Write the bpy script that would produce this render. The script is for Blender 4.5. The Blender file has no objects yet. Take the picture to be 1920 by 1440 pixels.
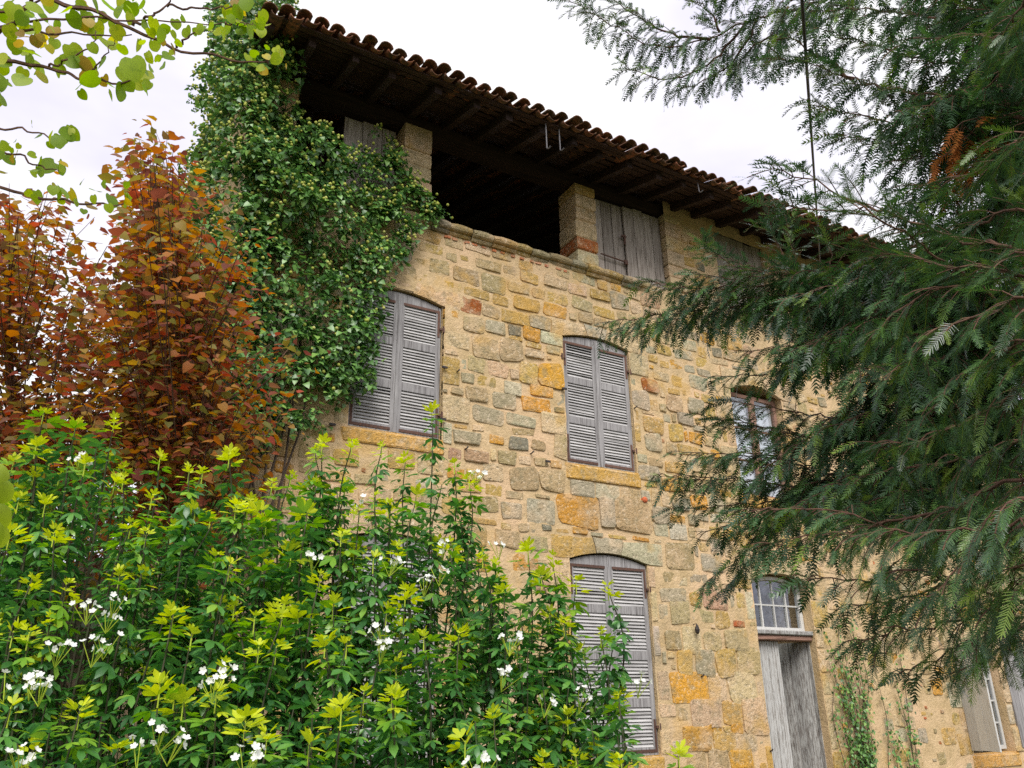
import bpy, math, random
import numpy as np
from mathutils import Vector, Matrix, noise as mnoise

random.seed(7)
RNG = np.random.default_rng(11)
S = bpy.context.scene
COL = S.collection

# ------------------------------------------------------------------ camera
FPX = 1500.57                                  # focal length in pixels of the 1920 px wide photograph
RIGHT = np.array([0.86416678, -0.5030554, -0.01228968])
UP = np.array([-0.17533435, -0.32390832, 0.92969956])
FWD = np.array([0.47167112, 0.80126067, 0.3681137])
CAM = np.array([0.0, 0.0, 1.6])
cd = bpy.data.cameras.new('camera')
cd.sensor_width = 36.0
cd.lens = 36.0 * FPX / 1920.0
cd.clip_start = 0.05
cd.clip_end = 1500
cam = bpy.data.objects.new('camera', cd)
COL.objects.link(cam)
cam.matrix_world = Matrix(((RIGHT[0], UP[0], -FWD[0], CAM[0]), (RIGHT[1], UP[1], -FWD[1], CAM[1]),
                           (RIGHT[2], UP[2], -FWD[2], CAM[2]), (0, 0, 0, 1)))
S.camera = cam

# ------------------------------------------------------------------ sky, sun, exposure
SUN_EL, SUN_AZ = math.radians(48), math.radians(205)      # azimuth clockwise from +Y
world = bpy.data.worlds.new('World')
S.world = world
world.use_nodes = True
wt = world.node_tree
for n in list(wt.nodes):
    wt.nodes.remove(n)
w_out = wt.nodes.new('ShaderNodeOutputWorld')
w_sky = wt.nodes.new('ShaderNodeTexSky')
w_sky.sky_type = 'NISHITA'
w_sky.sun_disc = False
w_sky.sun_elevation = SUN_EL
w_sky.sun_rotation = SUN_AZ
w_b1 = wt.nodes.new('ShaderNodeBackground')
w_b1.inputs['Strength'].default_value = 0.05
wt.links.new(w_sky.outputs['Color'], w_b1.inputs['Color'])
w_tc = wt.nodes.new('ShaderNodeTexCoord')
w_mp = wt.nodes.new('ShaderNodeMapping')
w_mp.inputs['Scale'].default_value = (1.0, 1.0, 2.2)
w_nz = wt.nodes.new('ShaderNodeTexNoise')
w_nz.inputs['Scale'].default_value = 2.6
w_nz.inputs['Detail'].default_value = 5
w_nz.inputs['Roughness'].default_value = 0.5
w_cr = wt.nodes.new('ShaderNodeValToRGB')
w_cr.color_ramp.elements[0].position = 0.36
w_cr.color_ramp.elements[0].color = (0.77, 0.745, 0.90, 1)
w_cr.color_ramp.elements[1].position = 0.60
w_cr.color_ramp.elements[1].color = (1.0, 0.99, 1.0, 1)
w_b2 = wt.nodes.new('ShaderNodeBackground')
w_b2.inputs['Strength'].default_value = 0.50
wt.links.new(w_tc.outputs['Generated'], w_mp.inputs['Vector'])
wt.links.new(w_mp.outputs['Vector'], w_nz.inputs['Vector'])
wt.links.new(w_nz.outputs['Fac'], w_cr.inputs['Fac'])
wt.links.new(w_cr.outputs['Color'], w_b2.inputs['Color'])
w_mx = wt.nodes.new('ShaderNodeMixShader')
w_mx.inputs['Fac'].default_value = 0.94           # cloud deck over the sky
wt.links.new(w_b1.outputs[0], w_mx.inputs[1])
wt.links.new(w_b2.outputs[0], w_mx.inputs[2])
wt.links.new(w_mx.outputs[0], w_out.inputs['Surface'])
sl = bpy.data.lights.new('sun', 'SUN')
sl.energy = 1.5
sl.angle = math.radians(34)
sl.color = (1.0, 0.96, 0.9)
sun = bpy.data.objects.new('sun', sl)
COL.objects.link(sun)
sdir = Vector((math.sin(SUN_AZ) * math.cos(SUN_EL), math.cos(SUN_AZ) * math.cos(SUN_EL), math.sin(SUN_EL)))
sun.rotation_euler = sdir.to_track_quat('Z', 'Y').to_euler()
sun.location = (0, -10, 20)
S.view_settings.view_transform = 'Standard'
S.view_settings.look = 'None'
S.view_settings.exposure = 1.32
S.view_settings.gamma = 1.0
S.view_settings.use_curve_mapping = False
S.render.engine = 'CYCLES'
S.cycles.use_denoising = False
S.cycles.max_bounces = 4
S.cycles.diffuse_bounces = 3
S.cycles.glossy_bounces = 2
S.cycles.use_adaptive_sampling = True
S.cycles.adaptive_threshold = 0.01
S.cycles.transparent_max_bounces = 8

# ------------------------------------------------------------------ small helpers
def P(px, py, d):
    """point seen at pixel (px, py) of the 1920x1440 photograph, d metres along the camera axis"""
    return CAM + d * (FWD + RIGHT * ((px - 960) / FPX) + UP * ((720 - py) / FPX))
def FA(px, py, y=8.0):
    d = FWD + RIGHT * ((px - 960) / FPX) + UP * ((720 - py) / FPX)
    return CAM + d * (y / d[1])
def proj(p):
    q = np.asarray(p) - CAM
    d = q @ FWD
    return 960 + FPX * (q @ RIGHT) / d, 720 - FPX * (q @ UP) / d, d
def nrm(v):
    v = np.asarray(v, float)
    return v / np.maximum(np.linalg.norm(v, axis=-1, keepdims=True), 1e-9)
def inpoly(px, py, poly):
    poly = np.asarray(poly, float)
    r = np.zeros(np.shape(px), bool)
    j = len(poly) - 1
    for i in range(len(poly)):
        xi, yi = poly[i]; xj, yj = poly[j]
        c = ((yi > py) != (yj > py)) & (px < (xj - xi) * (py - yi) / (yj - yi + 1e-12) + xi)
        r ^= c
        j = i
    return r
def sample_poly(poly, n, rng=RNG):
    poly = np.asarray(poly, float)
    out = np.zeros((0, 2))
    while len(out) < n:
        q = rng.uniform(poly.min(0), poly.max(0), (n * 3, 2))
        out = np.vstack([out, q[inpoly(q[:, 0], q[:, 1], poly)]])
    return out[:n]

ORG = {}
def make_mesh(name, V, F, mat, smooth=False, attrs=None):
    V = np.ascontiguousarray(V, dtype=np.float32)
    me = bpy.data.meshes.new(name)
    if isinstance(F, np.ndarray):
        k = F.shape[1]; nf = len(F)
        me.vertices.add(len(V)); me.vertices.foreach_set('co', V.ravel())
        me.loops.add(nf * k); me.loops.foreach_set('vertex_index', np.ascontiguousarray(F, dtype=np.int32).ravel())
        me.polygons.add(nf)
        me.polygons.foreach_set('loop_start', np.arange(0, nf * k, k, dtype=np.int32))
        me.polygons.foreach_set('loop_total', np.full(nf, k, dtype=np.int32))
        me.update(calc_edges=True)
    else:
        me.from_pydata([tuple(map(float, v)) for v in V], [], [tuple(f) for f in F])
    me.polygons.foreach_set('use_smooth', np.full(len(me.polygons), smooth, dtype=bool))
    if attrs:
        for an, (kind, data) in attrs.items():
            a = me.attributes.new(an, kind, 'POINT')
            if kind == 'FLOAT_COLOR':
                c = np.asarray(data, np.float32)
                if c.ndim == 1:
                    c = np.tile(c, (len(V), 1))
                if c.shape[1] == 3:
                    c = np.hstack([c, np.ones((len(c), 1), np.float32)])
                a.data.foreach_set('color', np.ascontiguousarray(c, np.float32).ravel())
            else:
                a.data.foreach_set('value', np.ascontiguousarray(data, np.float32).ravel())
    me.materials.append(mat)
    me.validate()
    return me
def link(name, me, loc, parent=None):
    o = bpy.data.objects.new(name, me)
    COL.objects.link(o)
    loc = np.asarray(loc, float)
    ORG[o.name] = loc
    if parent is not None:
        o.parent = parent
        loc = loc - ORG[parent.name]
    o.location = loc
    return o
def obj(name, V, F, mat, parent=None, smooth=False, col=None, origin=None, attrs=None, stuff=False):
    """one mesh object; V in world metres"""
    V = np.asarray(V, float)
    c = np.array([(V[:, 0].min() + V[:, 0].max()) / 2, (V[:, 1].min() + V[:, 1].max()) / 2, V[:, 2].min()]) if origin is None else np.asarray(origin, float)
    at = dict(attrs or {})
    if col is not None:
        at['col'] = ('FLOAT_COLOR', np.asarray(col))
    o = link(name, make_mesh(name, V - c, F, mat, smooth, at), c, parent)
    if stuff:
        o['kind'] = 'stuff'
    return o
def empty(name, loc, label, cat, group=None):
    o = link(name, None, loc)
    o.empty_display_size = 0.2
    tag(o, label, cat, group)
    return o
def tag(o, label=None, cat=None, group=None, kind=None):
    if label: o['label'] = label
    if cat: o['category'] = cat
    if group: o['group'] = group
    if kind: o['kind'] = kind
    return o
class MB:
    """collects shapes into one mesh"""
    def __init__(self):
        self.V, self.F, self.n = [], [], 0
    def add(self, V, F):
        V = np.asarray(V, float)
        self.V.append(V)
        self.F += [tuple(int(i) + self.n for i in f) for f in F]
        self.n += len(V)
        return self
    def box(self, x0, y0, z0, x1, y1, z1, b=0.0):
        if b <= 0:
            V = [(x, y, z) for z in (z0, z1) for y in (y0, y1) for x in (x0, x1)]
            return self.add(V, [(0, 2, 3, 1), (4, 5, 7, 6), (0, 1, 5, 4), (2, 6, 7, 3), (0, 4, 6, 2), (1, 3, 7, 5)])
        # front face (towards -y) with a chamfer all round
        V = [(x0, y1, z0), (x1, y1, z0), (x1, y1, z1), (x0, y1, z1), (x0, y0 + b, z0), (x1, y0 + b, z0), (x1, y0 + b, z1), (x0, y0 + b, z1),
             (x0 + b, y0, z0 + b), (x1 - b, y0, z0 + b), (x1 - b, y0, z1 - b), (x0 + b, y0, z1 - b)]
        F = [(0, 3, 2, 1)]
        for i in range(4):
            j = (i + 1) % 4
            F += [(i, j, j + 4, i + 4), (i + 4, j + 4, j + 8, i + 8)]
        F.append((8, 9, 10, 11))
        return self.add(V, F)
    def tube(self, pts, rad, n=6, cap=True):
        V, F = tube(pts, rad, n, cap)
        return self.add(V, F)
    def build(self, name, mat, parent=None, **kw):
        return obj(name, np.vstack(self.V), self.F, mat, parent, **kw)
def tube(pts, rad, n=6, cap=True):
    pts = np.asarray(pts, float)
    m = len(pts)
    rad = np.broadcast_to(np.asarray(rad, float), (m,)) if np.ndim(rad) else np.full(m, float(rad))
    T = nrm(np.gradient(pts, axis=0))
    ref = np.array([0.31, 0.22, 0.93]) if abs(T[0][2]) < 0.85 else np.array([0.9, 0.3, 0.1])
    A = nrm(np.cross(T, ref)); B = np.cross(T, A)
    th = np.linspace(0, 2 * np.pi, n, endpoint=False)
    V = (pts[:, None] + rad[:, None, None] * (np.cos(th)[None, :, None] * A[:, None] + np.sin(th)[None, :, None] * B[:, None])).reshape(-1, 3)
    F = []
    for i in range(m - 1):
        for j in range(n):
            k = (j + 1) % n
            F.append((i * n + j, i * n + k, (i + 1) * n + k, (i + 1) * n + j))
    if cap:
        F.append(tuple(range(n - 1, -1, -1))); F.append(tuple((m - 1) * n + j for j in range(n)))
    return V, F
def curve(ctrl, n):
    """smooth curve (Catmull-Rom) through the control points"""
    c = np.asarray(ctrl, float)
    if len(c) == 2:
        t = np.linspace(0, 1, n)[:, None]
        return c[0] * (1 - t) + c[1] * t
    q = np.vstack([2 * c[0] - c[1], c, 2 * c[-1] - c[-2]])
    out = []
    for s in np.linspace(0, len(c) - 1 - 1e-9, n):
        i = int(s); t = s - i
        p0, p1, p2, p3 = q[i:i + 4]
        out.append(0.5 * ((2 * p1) + (p2 - p0) * t + (2 * p0 - 5 * p1 + 4 * p2 - p3) * t * t + (3 * p1 - p0 - 3 * p2 + p3) * t ** 3))
    return np.array(out)

# ------------------------------------------------------------------ materials
def nt(name):
    m = bpy.data.materials.new(name)
    m.use_nodes = True
    t = m.node_tree
    for n in list(t.nodes):
        t.nodes.remove(n)
    out = t.nodes.new('ShaderNodeOutputMaterial')
    return m, t, out
def N(t, kind, **kw):
    n = t.nodes.new(kind)
    for k, v in kw.items():
        if k in n.inputs: n.inputs[k].default_value = v
        else: setattr(n, k, v)
    return n
def ramp(t, stops, interp='LINEAR'):
    r = t.nodes.new('ShaderNodeValToRGB')
    r.color_ramp.interpolation = interp
    e = r.color_ramp.elements
    while len(e) < len(stops):
        e.new(0.5)
    for el, (p, c) in zip(e, stops):
        el.position = p
        el.color = (c[0], c[1], c[2], 1)
    return r
def mixc(t, a, b, fac, mode='MIX'):
    n = t.nodes.new('ShaderNodeMix')
    n.data_type = 'RGBA'
    n.blend_type = mode
    for sock, v in ((n.inputs[6], a), (n.inputs[7], b)):
        if hasattr(v, 'is_output') : t.links.new(v, sock)
        else: sock.default_value = (v[0], v[1], v[2], 1)
    if hasattr(fac, 'is_output'): t.links.new(fac, n.inputs[0])
    else: n.inputs[0].default_value = fac
    return n.outputs[2]
def noise_tex(t, scale, detail=4, rough=0.55, vec=None, stretch=None):
    n = N(t, 'ShaderNodeTexNoise', Scale=scale, Detail=detail, Roughness=rough)
    if vec is None:
        vec = N(t, 'ShaderNodeNewGeometry').outputs['Position']
    if stretch is not None:
        mp = N(t, 'ShaderNodeMapping')
        mp.inputs['Scale'].default_value = stretch
        t.links.new(vec, mp.inputs['Vector'])
        vec = mp.outputs['Vector']
    t.links.new(vec, n.inputs['Vector'])
    return n.outputs['Fac']
def curve_ramp(t, sock, lo, hi, a=0.0, b=1.0):
    n = N(t, 'ShaderNodeMapRange')
    n.inputs['From Min'].default_value = lo; n.inputs['From Max'].default_value = hi
    n.inputs['To Min'].default_value = a; n.inputs['To Max'].default_value = b
    t.links.new(sock, n.inputs['Value'])
    return n.outputs['Result']
def bump(t, h, strength=0.4, dist=0.01, prev=None):
    n = N(t, 'ShaderNodeBump', Strength=strength, Distance=dist)
    t.links.new(h, n.inputs['Height'])
    if prev is not None: t.links.new(prev, n.inputs['Normal'])
    return n.outputs['Normal']
def principled(t, out, color, rough=0.8, normal=None, spec=0.3, metal=0.0):
    b = N(t, 'ShaderNodeBsdfPrincipled')
    b.inputs['Specular IOR Level'].default_value = spec
    b.inputs['Metallic'].default_value = metal
    if hasattr(color, 'is_output'): t.links.new(color, b.inputs['Base Color'])
    else: b.inputs['Base Color'].default_value = (*color, 1)
    if hasattr(rough, 'is_output'): t.links.new(rough, b.inputs['Roughness'])
    else: b.inputs['Roughness'].default_value = rough
    if normal is not None: t.links.new(normal, b.inputs['Normal'])
    t.links.new(b.outputs[0], out.inputs['Surface'])
    return b

def mat_stone():
    m, t, o = nt('sandstone')
    a = N(t, 'ShaderNodeAttribute', attribute_name='col')
    n1 = noise_tex(t, 8, 3, 0.65); n2 = noise_tex(t, 27, 4, 0.75); n3 = noise_tex(t, 2.7, 2, 0.6)
    c = mixc(t, a.outputs['Color'], (0.29, 0.25, 0.15), curve_ramp(t, n1, 0.50, 0.66, 0, 0.6))
    c = mixc(t, c, (0.68, 0.49, 0.30), curve_ramp(t, n3, 0.52, 0.66, 0, 0.55))
    c = mixc(t, c, (0.10, 0.083, 0.05), curve_ramp(t, n2, 0.56, 0.70, 0, 0.7))
    c = mixc(t, c, (0.86, 0.72, 0.54), curve_ramp(t, n2, 0.45, 0.32, 0, 0.65))
    st = curve_ramp(t, noise_tex(t, 1.7, 4, 0.65), 0.56, 0.68, 0, 0.55)
    c = mixc(t, c, (0.60, 0.36, 0.09), st)
    c = mixc(t, c, (0.30, 0.27, 0.19), curve_ramp(t, noise_tex(t, 1.25, 4, 0.65, None, (1, 1, 0.6)), 0.57, 0.70, 0, 0.5))
    nb = bump(t, n2, 1.0, 0.03)
    principled(t, o, c, 0.95, nb, 0.12)
    return m
def mat_mortar():
    m, t, o = nt('lime_mortar')
    n1 = noise_tex(t, 5, 3, 0.65); n2 = noise_tex(t, 24, 4, 0.75); n3 = noise_tex(t, 1.3, 2)
    c = mixc(t, (0.64, 0.47, 0.275), (0.50, 0.37, 0.20), curve_ramp(t, n1, 0.35, 0.65))
    c = mixc(t, c, (0.74, 0.51, 0.33), curve_ramp(t, n3, 0.5, 0.7, 0, 0.6))
    c = mixc(t, c, (0.14, 0.095, 0.055), curve_ramp(t, n2, 0.61, 0.74, 0, 0.5))
    c = mixc(t, c, (0.84, 0.68, 0.50), curve_ramp(t, n2, 0.43, 0.30, 0, 0.4))
    st = curve_ramp(t, noise_tex(t, 1.7, 4, 0.65), 0.56, 0.68, 0, 0.5)
    c = mixc(t, c, (0.60, 0.38, 0.13), st)
    c = mixc(t, c, (0.33, 0.28, 0.19), curve_ramp(t, noise_tex(t, 1.25, 4, 0.65, None, (1, 1, 0.6)), 0.57, 0.70, 0, 0.5))
    nb = bump(t, n2, 0.8, 0.025)
    principled(t, o, c, 0.97, nb, 0.08)
    return m
def mat_wood(name, base, dark, pale, grain=(3, 3, 45), rough=0.85, paint=None, amount=0.5, axis='Z'):
    m, t, o = nt(name)
    st = {'Z': (42, 42, 2.2), 'X': (2.2, 42, 42)}[axis]
    oi = N(t, 'ShaderNodeObjectInfo')
    g = N(t, 'ShaderNodeNewGeometry').outputs['Position']
    add = N(t, 'ShaderNodeVectorMath', operation='ADD')
    t.links.new(g, add.inputs[0])
    cmb = N(t, 'ShaderNodeCombineXYZ')
    for k in range(3): t.links.new(oi.outputs['Random'], cmb.inputs[k])
    sc = N(t, 'ShaderNodeVectorMath', operation='SCALE'); sc.inputs['Scale'].default_value = 7
    t.links.new(cmb.outputs[0], sc.inputs[0]); t.links.new(sc.outputs[0], add.inputs[1])
    v = add.outputs[0]
    n1 = noise_tex(t, 1.0, 6, 0.7, v, st)
    n2 = noise_tex(t, 5, 5, 0.65, v, (2.5, 2.5, 0.6) if axis == 'Z' else (0.6, 2.5, 2.5))
    c = mixc(t, base, dark, curve_ramp(t, n1, 0.48, 0.68))
    c = mixc(t, c, pale, curve_ramp(t, n1, 0.42, 0.28, 0, 0.8))
    c = mixc(t, c, dark, curve_ramp(t, n2, 0.58, 0.8, 0, 0.6))
    if paint is not None:
        n3 = noise_tex(t, 2.2, 6, 0.8, v, (24, 24, 3.0) if axis == 'Z' else (3.0, 24, 24))
        c = mixc(t, c, paint, curve_ramp(t, n3, amount + 0.10, amount - 0.06, 0, 0.9))
    br = N(t, 'ShaderNodeHueSaturation')
    t.links.new(curve_ramp(t, oi.outputs['Random'], 0, 1, 0.8, 1.15), br.inputs['Value'])
    t.links.new(c, br.inputs['Color'])
    principled(t, o, br.outputs['Color'], rough, bump(t, n1, 0.6, 0.006), 0.2)
    return m
def mat_plain(name, c1, c2, scale=12, rough=0.85, bs=0.4, bd=0.01, spec=0.25, metal=0.0):
    m, t, o = nt(name)
    n1 = noise_tex(t, scale, 5, 0.65)
    c = mixc(t, c1, c2, curve_ramp(t, n1, 0.35, 0.65))
    oi = N(t, 'ShaderNodeObjectInfo')
    br = N(t, 'ShaderNodeHueSaturation')
    t.links.new(curve_ramp(t, oi.outputs['Random'], 0, 1, 0.82, 1.18), br.inputs['Value'])
    t.links.new(c, br.inputs['Color'])
    principled(t, o, br.outputs['Color'], rough, bump(t, n1, bs, bd), spec, metal)
    return m
def mat_tile():
    m, t, o = nt('terracotta')
    oi = N(t, 'ShaderNodeObjectInfo'); g = N(t, 'ShaderNodeNewGeometry')
    ad = N(t, 'ShaderNodeMath', operation='ADD'); t.links.new(oi.outputs['Random'], ad.inputs[0]); t.links.new(g.outputs['Random Per Island'], ad.inputs[1])
    fr = N(t, 'ShaderNodeMath', operation='FRACT'); t.links.new(ad.outputs[0], fr.inputs[0])
    r = ramp(t, [(0, (0.17, 0.065, 0.035)), (0.35, (0.25, 0.095, 0.05)), (0.65, (0.15, 0.085, 0.055)), (1, (0.31, 0.125, 0.065))])
    t.links.new(fr.outputs[0], r.inputs['Fac'])
    n1 = noise_tex(t, 14, 5, 0.7); n2 = noise_tex(t, 30, 4)
    c = mixc(t, r.outputs['Color'], (0.055, 0.045, 0.03), curve_ramp(t, n1, 0.42, 0.60, 0, 0.92))
    c = mixc(t, c, (0.30, 0.25, 0.07), curve_ramp(t, n2, 0.6, 0.75, 0, 0.5))
    principled(t, o, c, 0.9, bump(t, n1, 0.5, 0.01), 0.2)
    return m
def mat_leaf(name, stops, rough=0.45, trans=0.3, spec=0.4, tint=False, tcol=None, mottle=None):
    """two-sided leaf: colour by leaf, some light passing through"""
    m, t, o = nt(name)
    oi = N(t, 'ShaderNodeObjectInfo')
    ad = N(t, 'ShaderNodeMath', operation='ADD')
    t.links.new(oi.outputs['Random'], ad.inputs[0])
    if tint:
        a = N(t, 'ShaderNodeAttribute', attribute_name='tint'); t.links.new(a.outputs['Fac'], ad.inputs[1])
    else:
        g = N(t, 'ShaderNodeNewGeometry'); t.links.new(g.outputs['Random Per Island'], ad.inputs[1])
    fr = N(t, 'ShaderNodeMath', operation='FRACT'); t.links.new(ad.outputs[0], fr.inputs[0])
    r = ramp(t, stops); t.links.new(fr.outputs[0], r.inputs['Fac'])
    c = r.outputs['Color']
    if mottle:
        c = mixc(t, c, mottle, curve_ramp(t, noise_tex(t, 30, 4, 0.6), 0.56, 0.72, 0, 0.7))
    b = N(t, 'ShaderNodeBsdfPrincipled')
    b.inputs['Roughness'].default_value = rough
    b.inputs['Specular IOR Level'].default_value = spec
    t.links.new(c, b.inputs['Base Color'])
    tr = N(t, 'ShaderNodeBsdfTranslucent')
    hs = N(t, 'ShaderNodeHueSaturation')
    hs.inputs['Saturation'].default_value = 1.1
    hs.inputs['Value'].default_value = 1.5
    t.links.new(c, hs.inputs['Color'])
    tc = hs.outputs['Color'] if tcol is None else mixc(t, hs.outputs['Color'], tcol, 0.6)
    t.links.new(tc, tr.inputs['Color'])
    mx = N(t, 'ShaderNodeMixShader'); mx.inputs['Fac'].default_value = trans
    t.links.new(b.outputs[0], mx.inputs[1]); t.links.new(tr.outputs[0], mx.inputs[2])
    t.links.new(mx.outputs[0], o.inputs['Surface'])
    return m
def mat_glass():
    m, t, o = nt('old_glass')
    n1 = noise_tex(t, 5, 4, 0.6)
    gl = N(t, 'ShaderNodeBsdfGlossy'); gl.inputs['Roughness'].default_value = 0.04
    gl.inputs['Color'].default_value = (0.8, 0.85, 0.95, 1)
    t.links.new(bump(t, n1, 0.15, 0.01), gl.inputs['Normal'])
    tp = N(t, 'ShaderNodeBsdfTransparent'); tp.inputs['Color'].default_value = (0.82, 0.86, 0.88, 1)
    mx = N(t, 'ShaderNodeMixShader')
    t.links.new(curve_ramp(t, noise_tex(t, 9, 5, 0.7), 0.35, 0.7, 0.13, 0.24), mx.inputs['Fac'])
    t.links.new(tp.outputs[0], mx.inputs[1]); t.links.new(gl.outputs[0], mx.inputs[2])
    t.links.new(mx.outputs[0], o.inputs['Surface'])
    return m

M_STONE = mat_stone()
M_MORTAR = mat_mortar()
M_SHUT = mat_wood('weathered_grey_wood', (0.315, 0.305, 0.305), (0.11, 0.10, 0.10), (0.52, 0.51, 0.50))
M_SLAT = mat_wood('weathered_slat_wood', (0.45, 0.44, 0.435), (0.18, 0.17, 0.16), (0.66, 0.65, 0.64), axis='X')
M_PLANK = mat_wood('old_plank_wood', (0.37, 0.325, 0.285), (0.12, 0.095, 0.075), (0.54, 0.50, 0.46))
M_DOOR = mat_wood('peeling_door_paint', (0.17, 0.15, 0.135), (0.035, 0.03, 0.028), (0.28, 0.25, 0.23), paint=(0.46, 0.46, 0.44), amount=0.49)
M_WHITE = mat_wood('old_white_paint', (0.46, 0.42, 0.37), (0.2, 0.17, 0.14), (0.6, 0.58, 0.55), paint=(0.60, 0.60, 0.58), amount=0.58)
M_TRIM = mat_wood('old_brown_trim', (0.34, 0.20, 0.15), (0.12, 0.07, 0.05), (0.50, 0.38, 0.32), axis='X')
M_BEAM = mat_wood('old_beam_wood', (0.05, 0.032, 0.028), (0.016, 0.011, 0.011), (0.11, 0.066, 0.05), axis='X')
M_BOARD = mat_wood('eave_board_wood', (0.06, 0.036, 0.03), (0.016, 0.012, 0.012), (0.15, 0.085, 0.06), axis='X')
M_RUST = mat_plain('rusted_iron', (0.17, 0.085, 0.055), (0.085, 0.055, 0.05), 40, 0.8, 0.4, 0.003, 0.4, 0.3)
M_IRON = mat_plain('black_iron', (0.02, 0.018, 0.018), (0.05, 0.035, 0.03), 40, 0.6, 0.3, 0.003, 0.4)
M_TILE = mat_tile()
M_DARK = mat_plain('interior_shade', (0.035, 0.03, 0.03), (0.05, 0.04, 0.035), 4, 0.95)
M_GLASS = mat_glass()
M_CURTAIN = mat_plain('white_curtain', (0.85, 0.84, 0.86), (0.78, 0.78, 0.82), 3, 0.9, 0.1)
M_BARK = mat_plain('grey_brown_bark', (0.12, 0.085, 0.06), (0.06, 0.045, 0.035), 35, 0.9, 0.6, 0.01)
M_BARKR = mat_plain('reddish_bark', (0.16, 0.085, 0.055), (0.08, 0.045, 0.035), 35, 0.9, 0.6, 0.01)
M_STEM = mat_plain('green_brown_stem', (0.06, 0.075, 0.03), (0.05, 0.04, 0.025), 30, 0.7, 0.3, 0.004)
M_YSTEM = mat_plain('young_stem', (0.42, 0.50, 0.04), (0.30, 0.42, 0.04), 30, 0.6, 0.2, 0.002)
M_CABLE = mat_plain('black_cable', (0.012, 0.012, 0.013), (0.02, 0.02, 0.02), 30, 0.6)
M_HOOK = mat_plain('zinc_hook', (0.16, 0.155, 0.16), (0.09, 0.085, 0.09), 50, 0.5, 0.2, 0.002, 0.5, 0.5)

# ------------------------------------------------------------------ ground
def ground_material():
    m, t, o = nt('garden_ground')
    n1 = noise_tex(t, 0.9, 6, 0.6); n2 = noise_tex(t, 14, 5, 0.7)
    c = mixc(t, (0.06, 0.09, 0.025), (0.13, 0.10, 0.06), curve_ramp(t, n1, 0.42, 0.6))
    c = mixc(t, c, (0.05, 0.04, 0.025), curve_ramp(t, n2, 0.5, 0.7, 0, 0.7))
    principled(t, o, c, 0.95, bump(t, n2, 0.8, 0.04), 0.1)
    return m
gx = np.concatenate([np.linspace(-400, -20, 12), np.linspace(-18, 24, 60), np.linspace(26, 400, 12)])
gy = np.concatenate([np.linspace(-400, -12, 12), np.linspace(-10, 24, 50), np.linspace(26, 400, 12)])
GX, GY = np.meshgrid(gx, gy)
GZ = 0.05 * np.sin(GX * 0.7 + 1) * np.cos(GY * 0.6) - 0.05
gv = np.stack([GX.ravel(), GY.ravel(), GZ.ravel()], 1)
nxg = len(gx)
ii, jj = np.meshgrid(np.arange(len(gy) - 1), np.arange(nxg - 1), indexing='ij')
gi = (ii * nxg + jj).ravel()
tag(obj('ground', gv, np.stack([gi, gi + 1, gi + nxg + 1, gi + nxg], 1), ground_material(), smooth=True, origin=(0, 0, 0)), kind='structure')

# ------------------------------------------------------------------ the house
X0, X1, YF, YB = 1.25, 16.0, 8.0, 15.0          # gable corner, far end, front face, back
house = empty('stone_house', (8, 8, 0), 'old stone farmhouse with grey shutters and an open loft under tiled eaves', 'house')
STC = dict(B=(0.44, 0.335, 0.175), G=(0.43, 0.37, 0.245), O=(0.60, 0.31, 0.055), Q=(0.66, 0.34, 0.045), Y=(0.53, 0.355, 0.115), L=(0.60, 0.455, 0.26),
           W=(0.54, 0.48, 0.345), S=(0.47, 0.42, 0.29), R=(0.34, 0.105, 0.025), P=(0.61, 0.45, 0.27), D=(0.23, 0.215, 0.145), K=(0.49, 0.31, 0.19), T=(0.50, 0.14, 0.05))
OPEN = dict(w1=(2.63, 3.74, 4.39, 6.20), w2=(5.50, 6.60, 4.36, 6.21), w3=(8.50, 9.60, 4.30, 6.05), w4=(5.47, 6.66, 0.98, 3.28),
            wl=(2.60, 3.76, 0.98, 3.28), door=(8.46, 9.58, 0.0, 3.22), wr=(12.72, 13.85, 0.75, 2.35))
ATTIC_Z0, ATTIC_Z1 = 7.30, 8.66
ATT = [(1.70, 3.14), (3.50, 5.83), (6.13, 7.50), (8.55, 9.65)]     # loft openings

def grid_lines(a, b, step, extra):
    g = list(np.arange(a, b + 1e-6, step)) + [b]
    for e in extra:
        g = [v for v in g if abs(v - e) > step * 0.4] + [e]
    return np.array(sorted(set(round(v, 4) for v in g)))
holes = list(OPEN.values()) + [(a, b, ATTIC_Z0, ATTIC_Z1) for a, b in ATT]
xs = grid_lines(X0, X1, 0.06, [h[0] for h in holes] + [h[1] for h in holes])
zs = grid_lines(-0.15, 8.90, 0.06, [h[2] for h in holes] + [h[3] for h in holes])
XX, ZZ = np.meshgrid(xs, zs)
yy = np.zeros(XX.shape)
for i in range(XX.shape[0]):
    for j in range(XX.shape[1]):
        x, z = XX[i, j], ZZ[i, j]
        yy[i, j] = (mnoise.noise(Vector((x * 6.1, z * 6.7, 3.3))) * 0.011 + mnoise.noise(Vector((x * 15, z * 16, 9.3))) * 0.006
                    + mnoise.noise(Vector((x * 0.9, z * 0.9, 1.0))) * 0.02)
wv = np.stack([XX.ravel(), (YF - 0.003 + yy).ravel(), ZZ.ravel()], 1)
cx = (xs[:-1] + xs[1:]) / 2; cz = (zs[:-1] + zs[1:]) / 2
CX, CZ = np.meshgrid(cx, cz)
keep = np.ones(CX.shape, bool)
for a, b, c, d in holes + [(X0 - 1, 7.5, ATTIC_Z1, 9.2)]:
    keep &= ~((CX > a) & (CX < b) & (CZ > c) & (CZ < d))
ii, jj = np.nonzero(keep)
gi = ii * len(xs) + jj
wall = obj('wall', wv, np.stack([gi, gi + 1, gi + len(xs) + 1, gi + len(xs)], 1), M_MORTAR, house, smooth=True)

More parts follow.
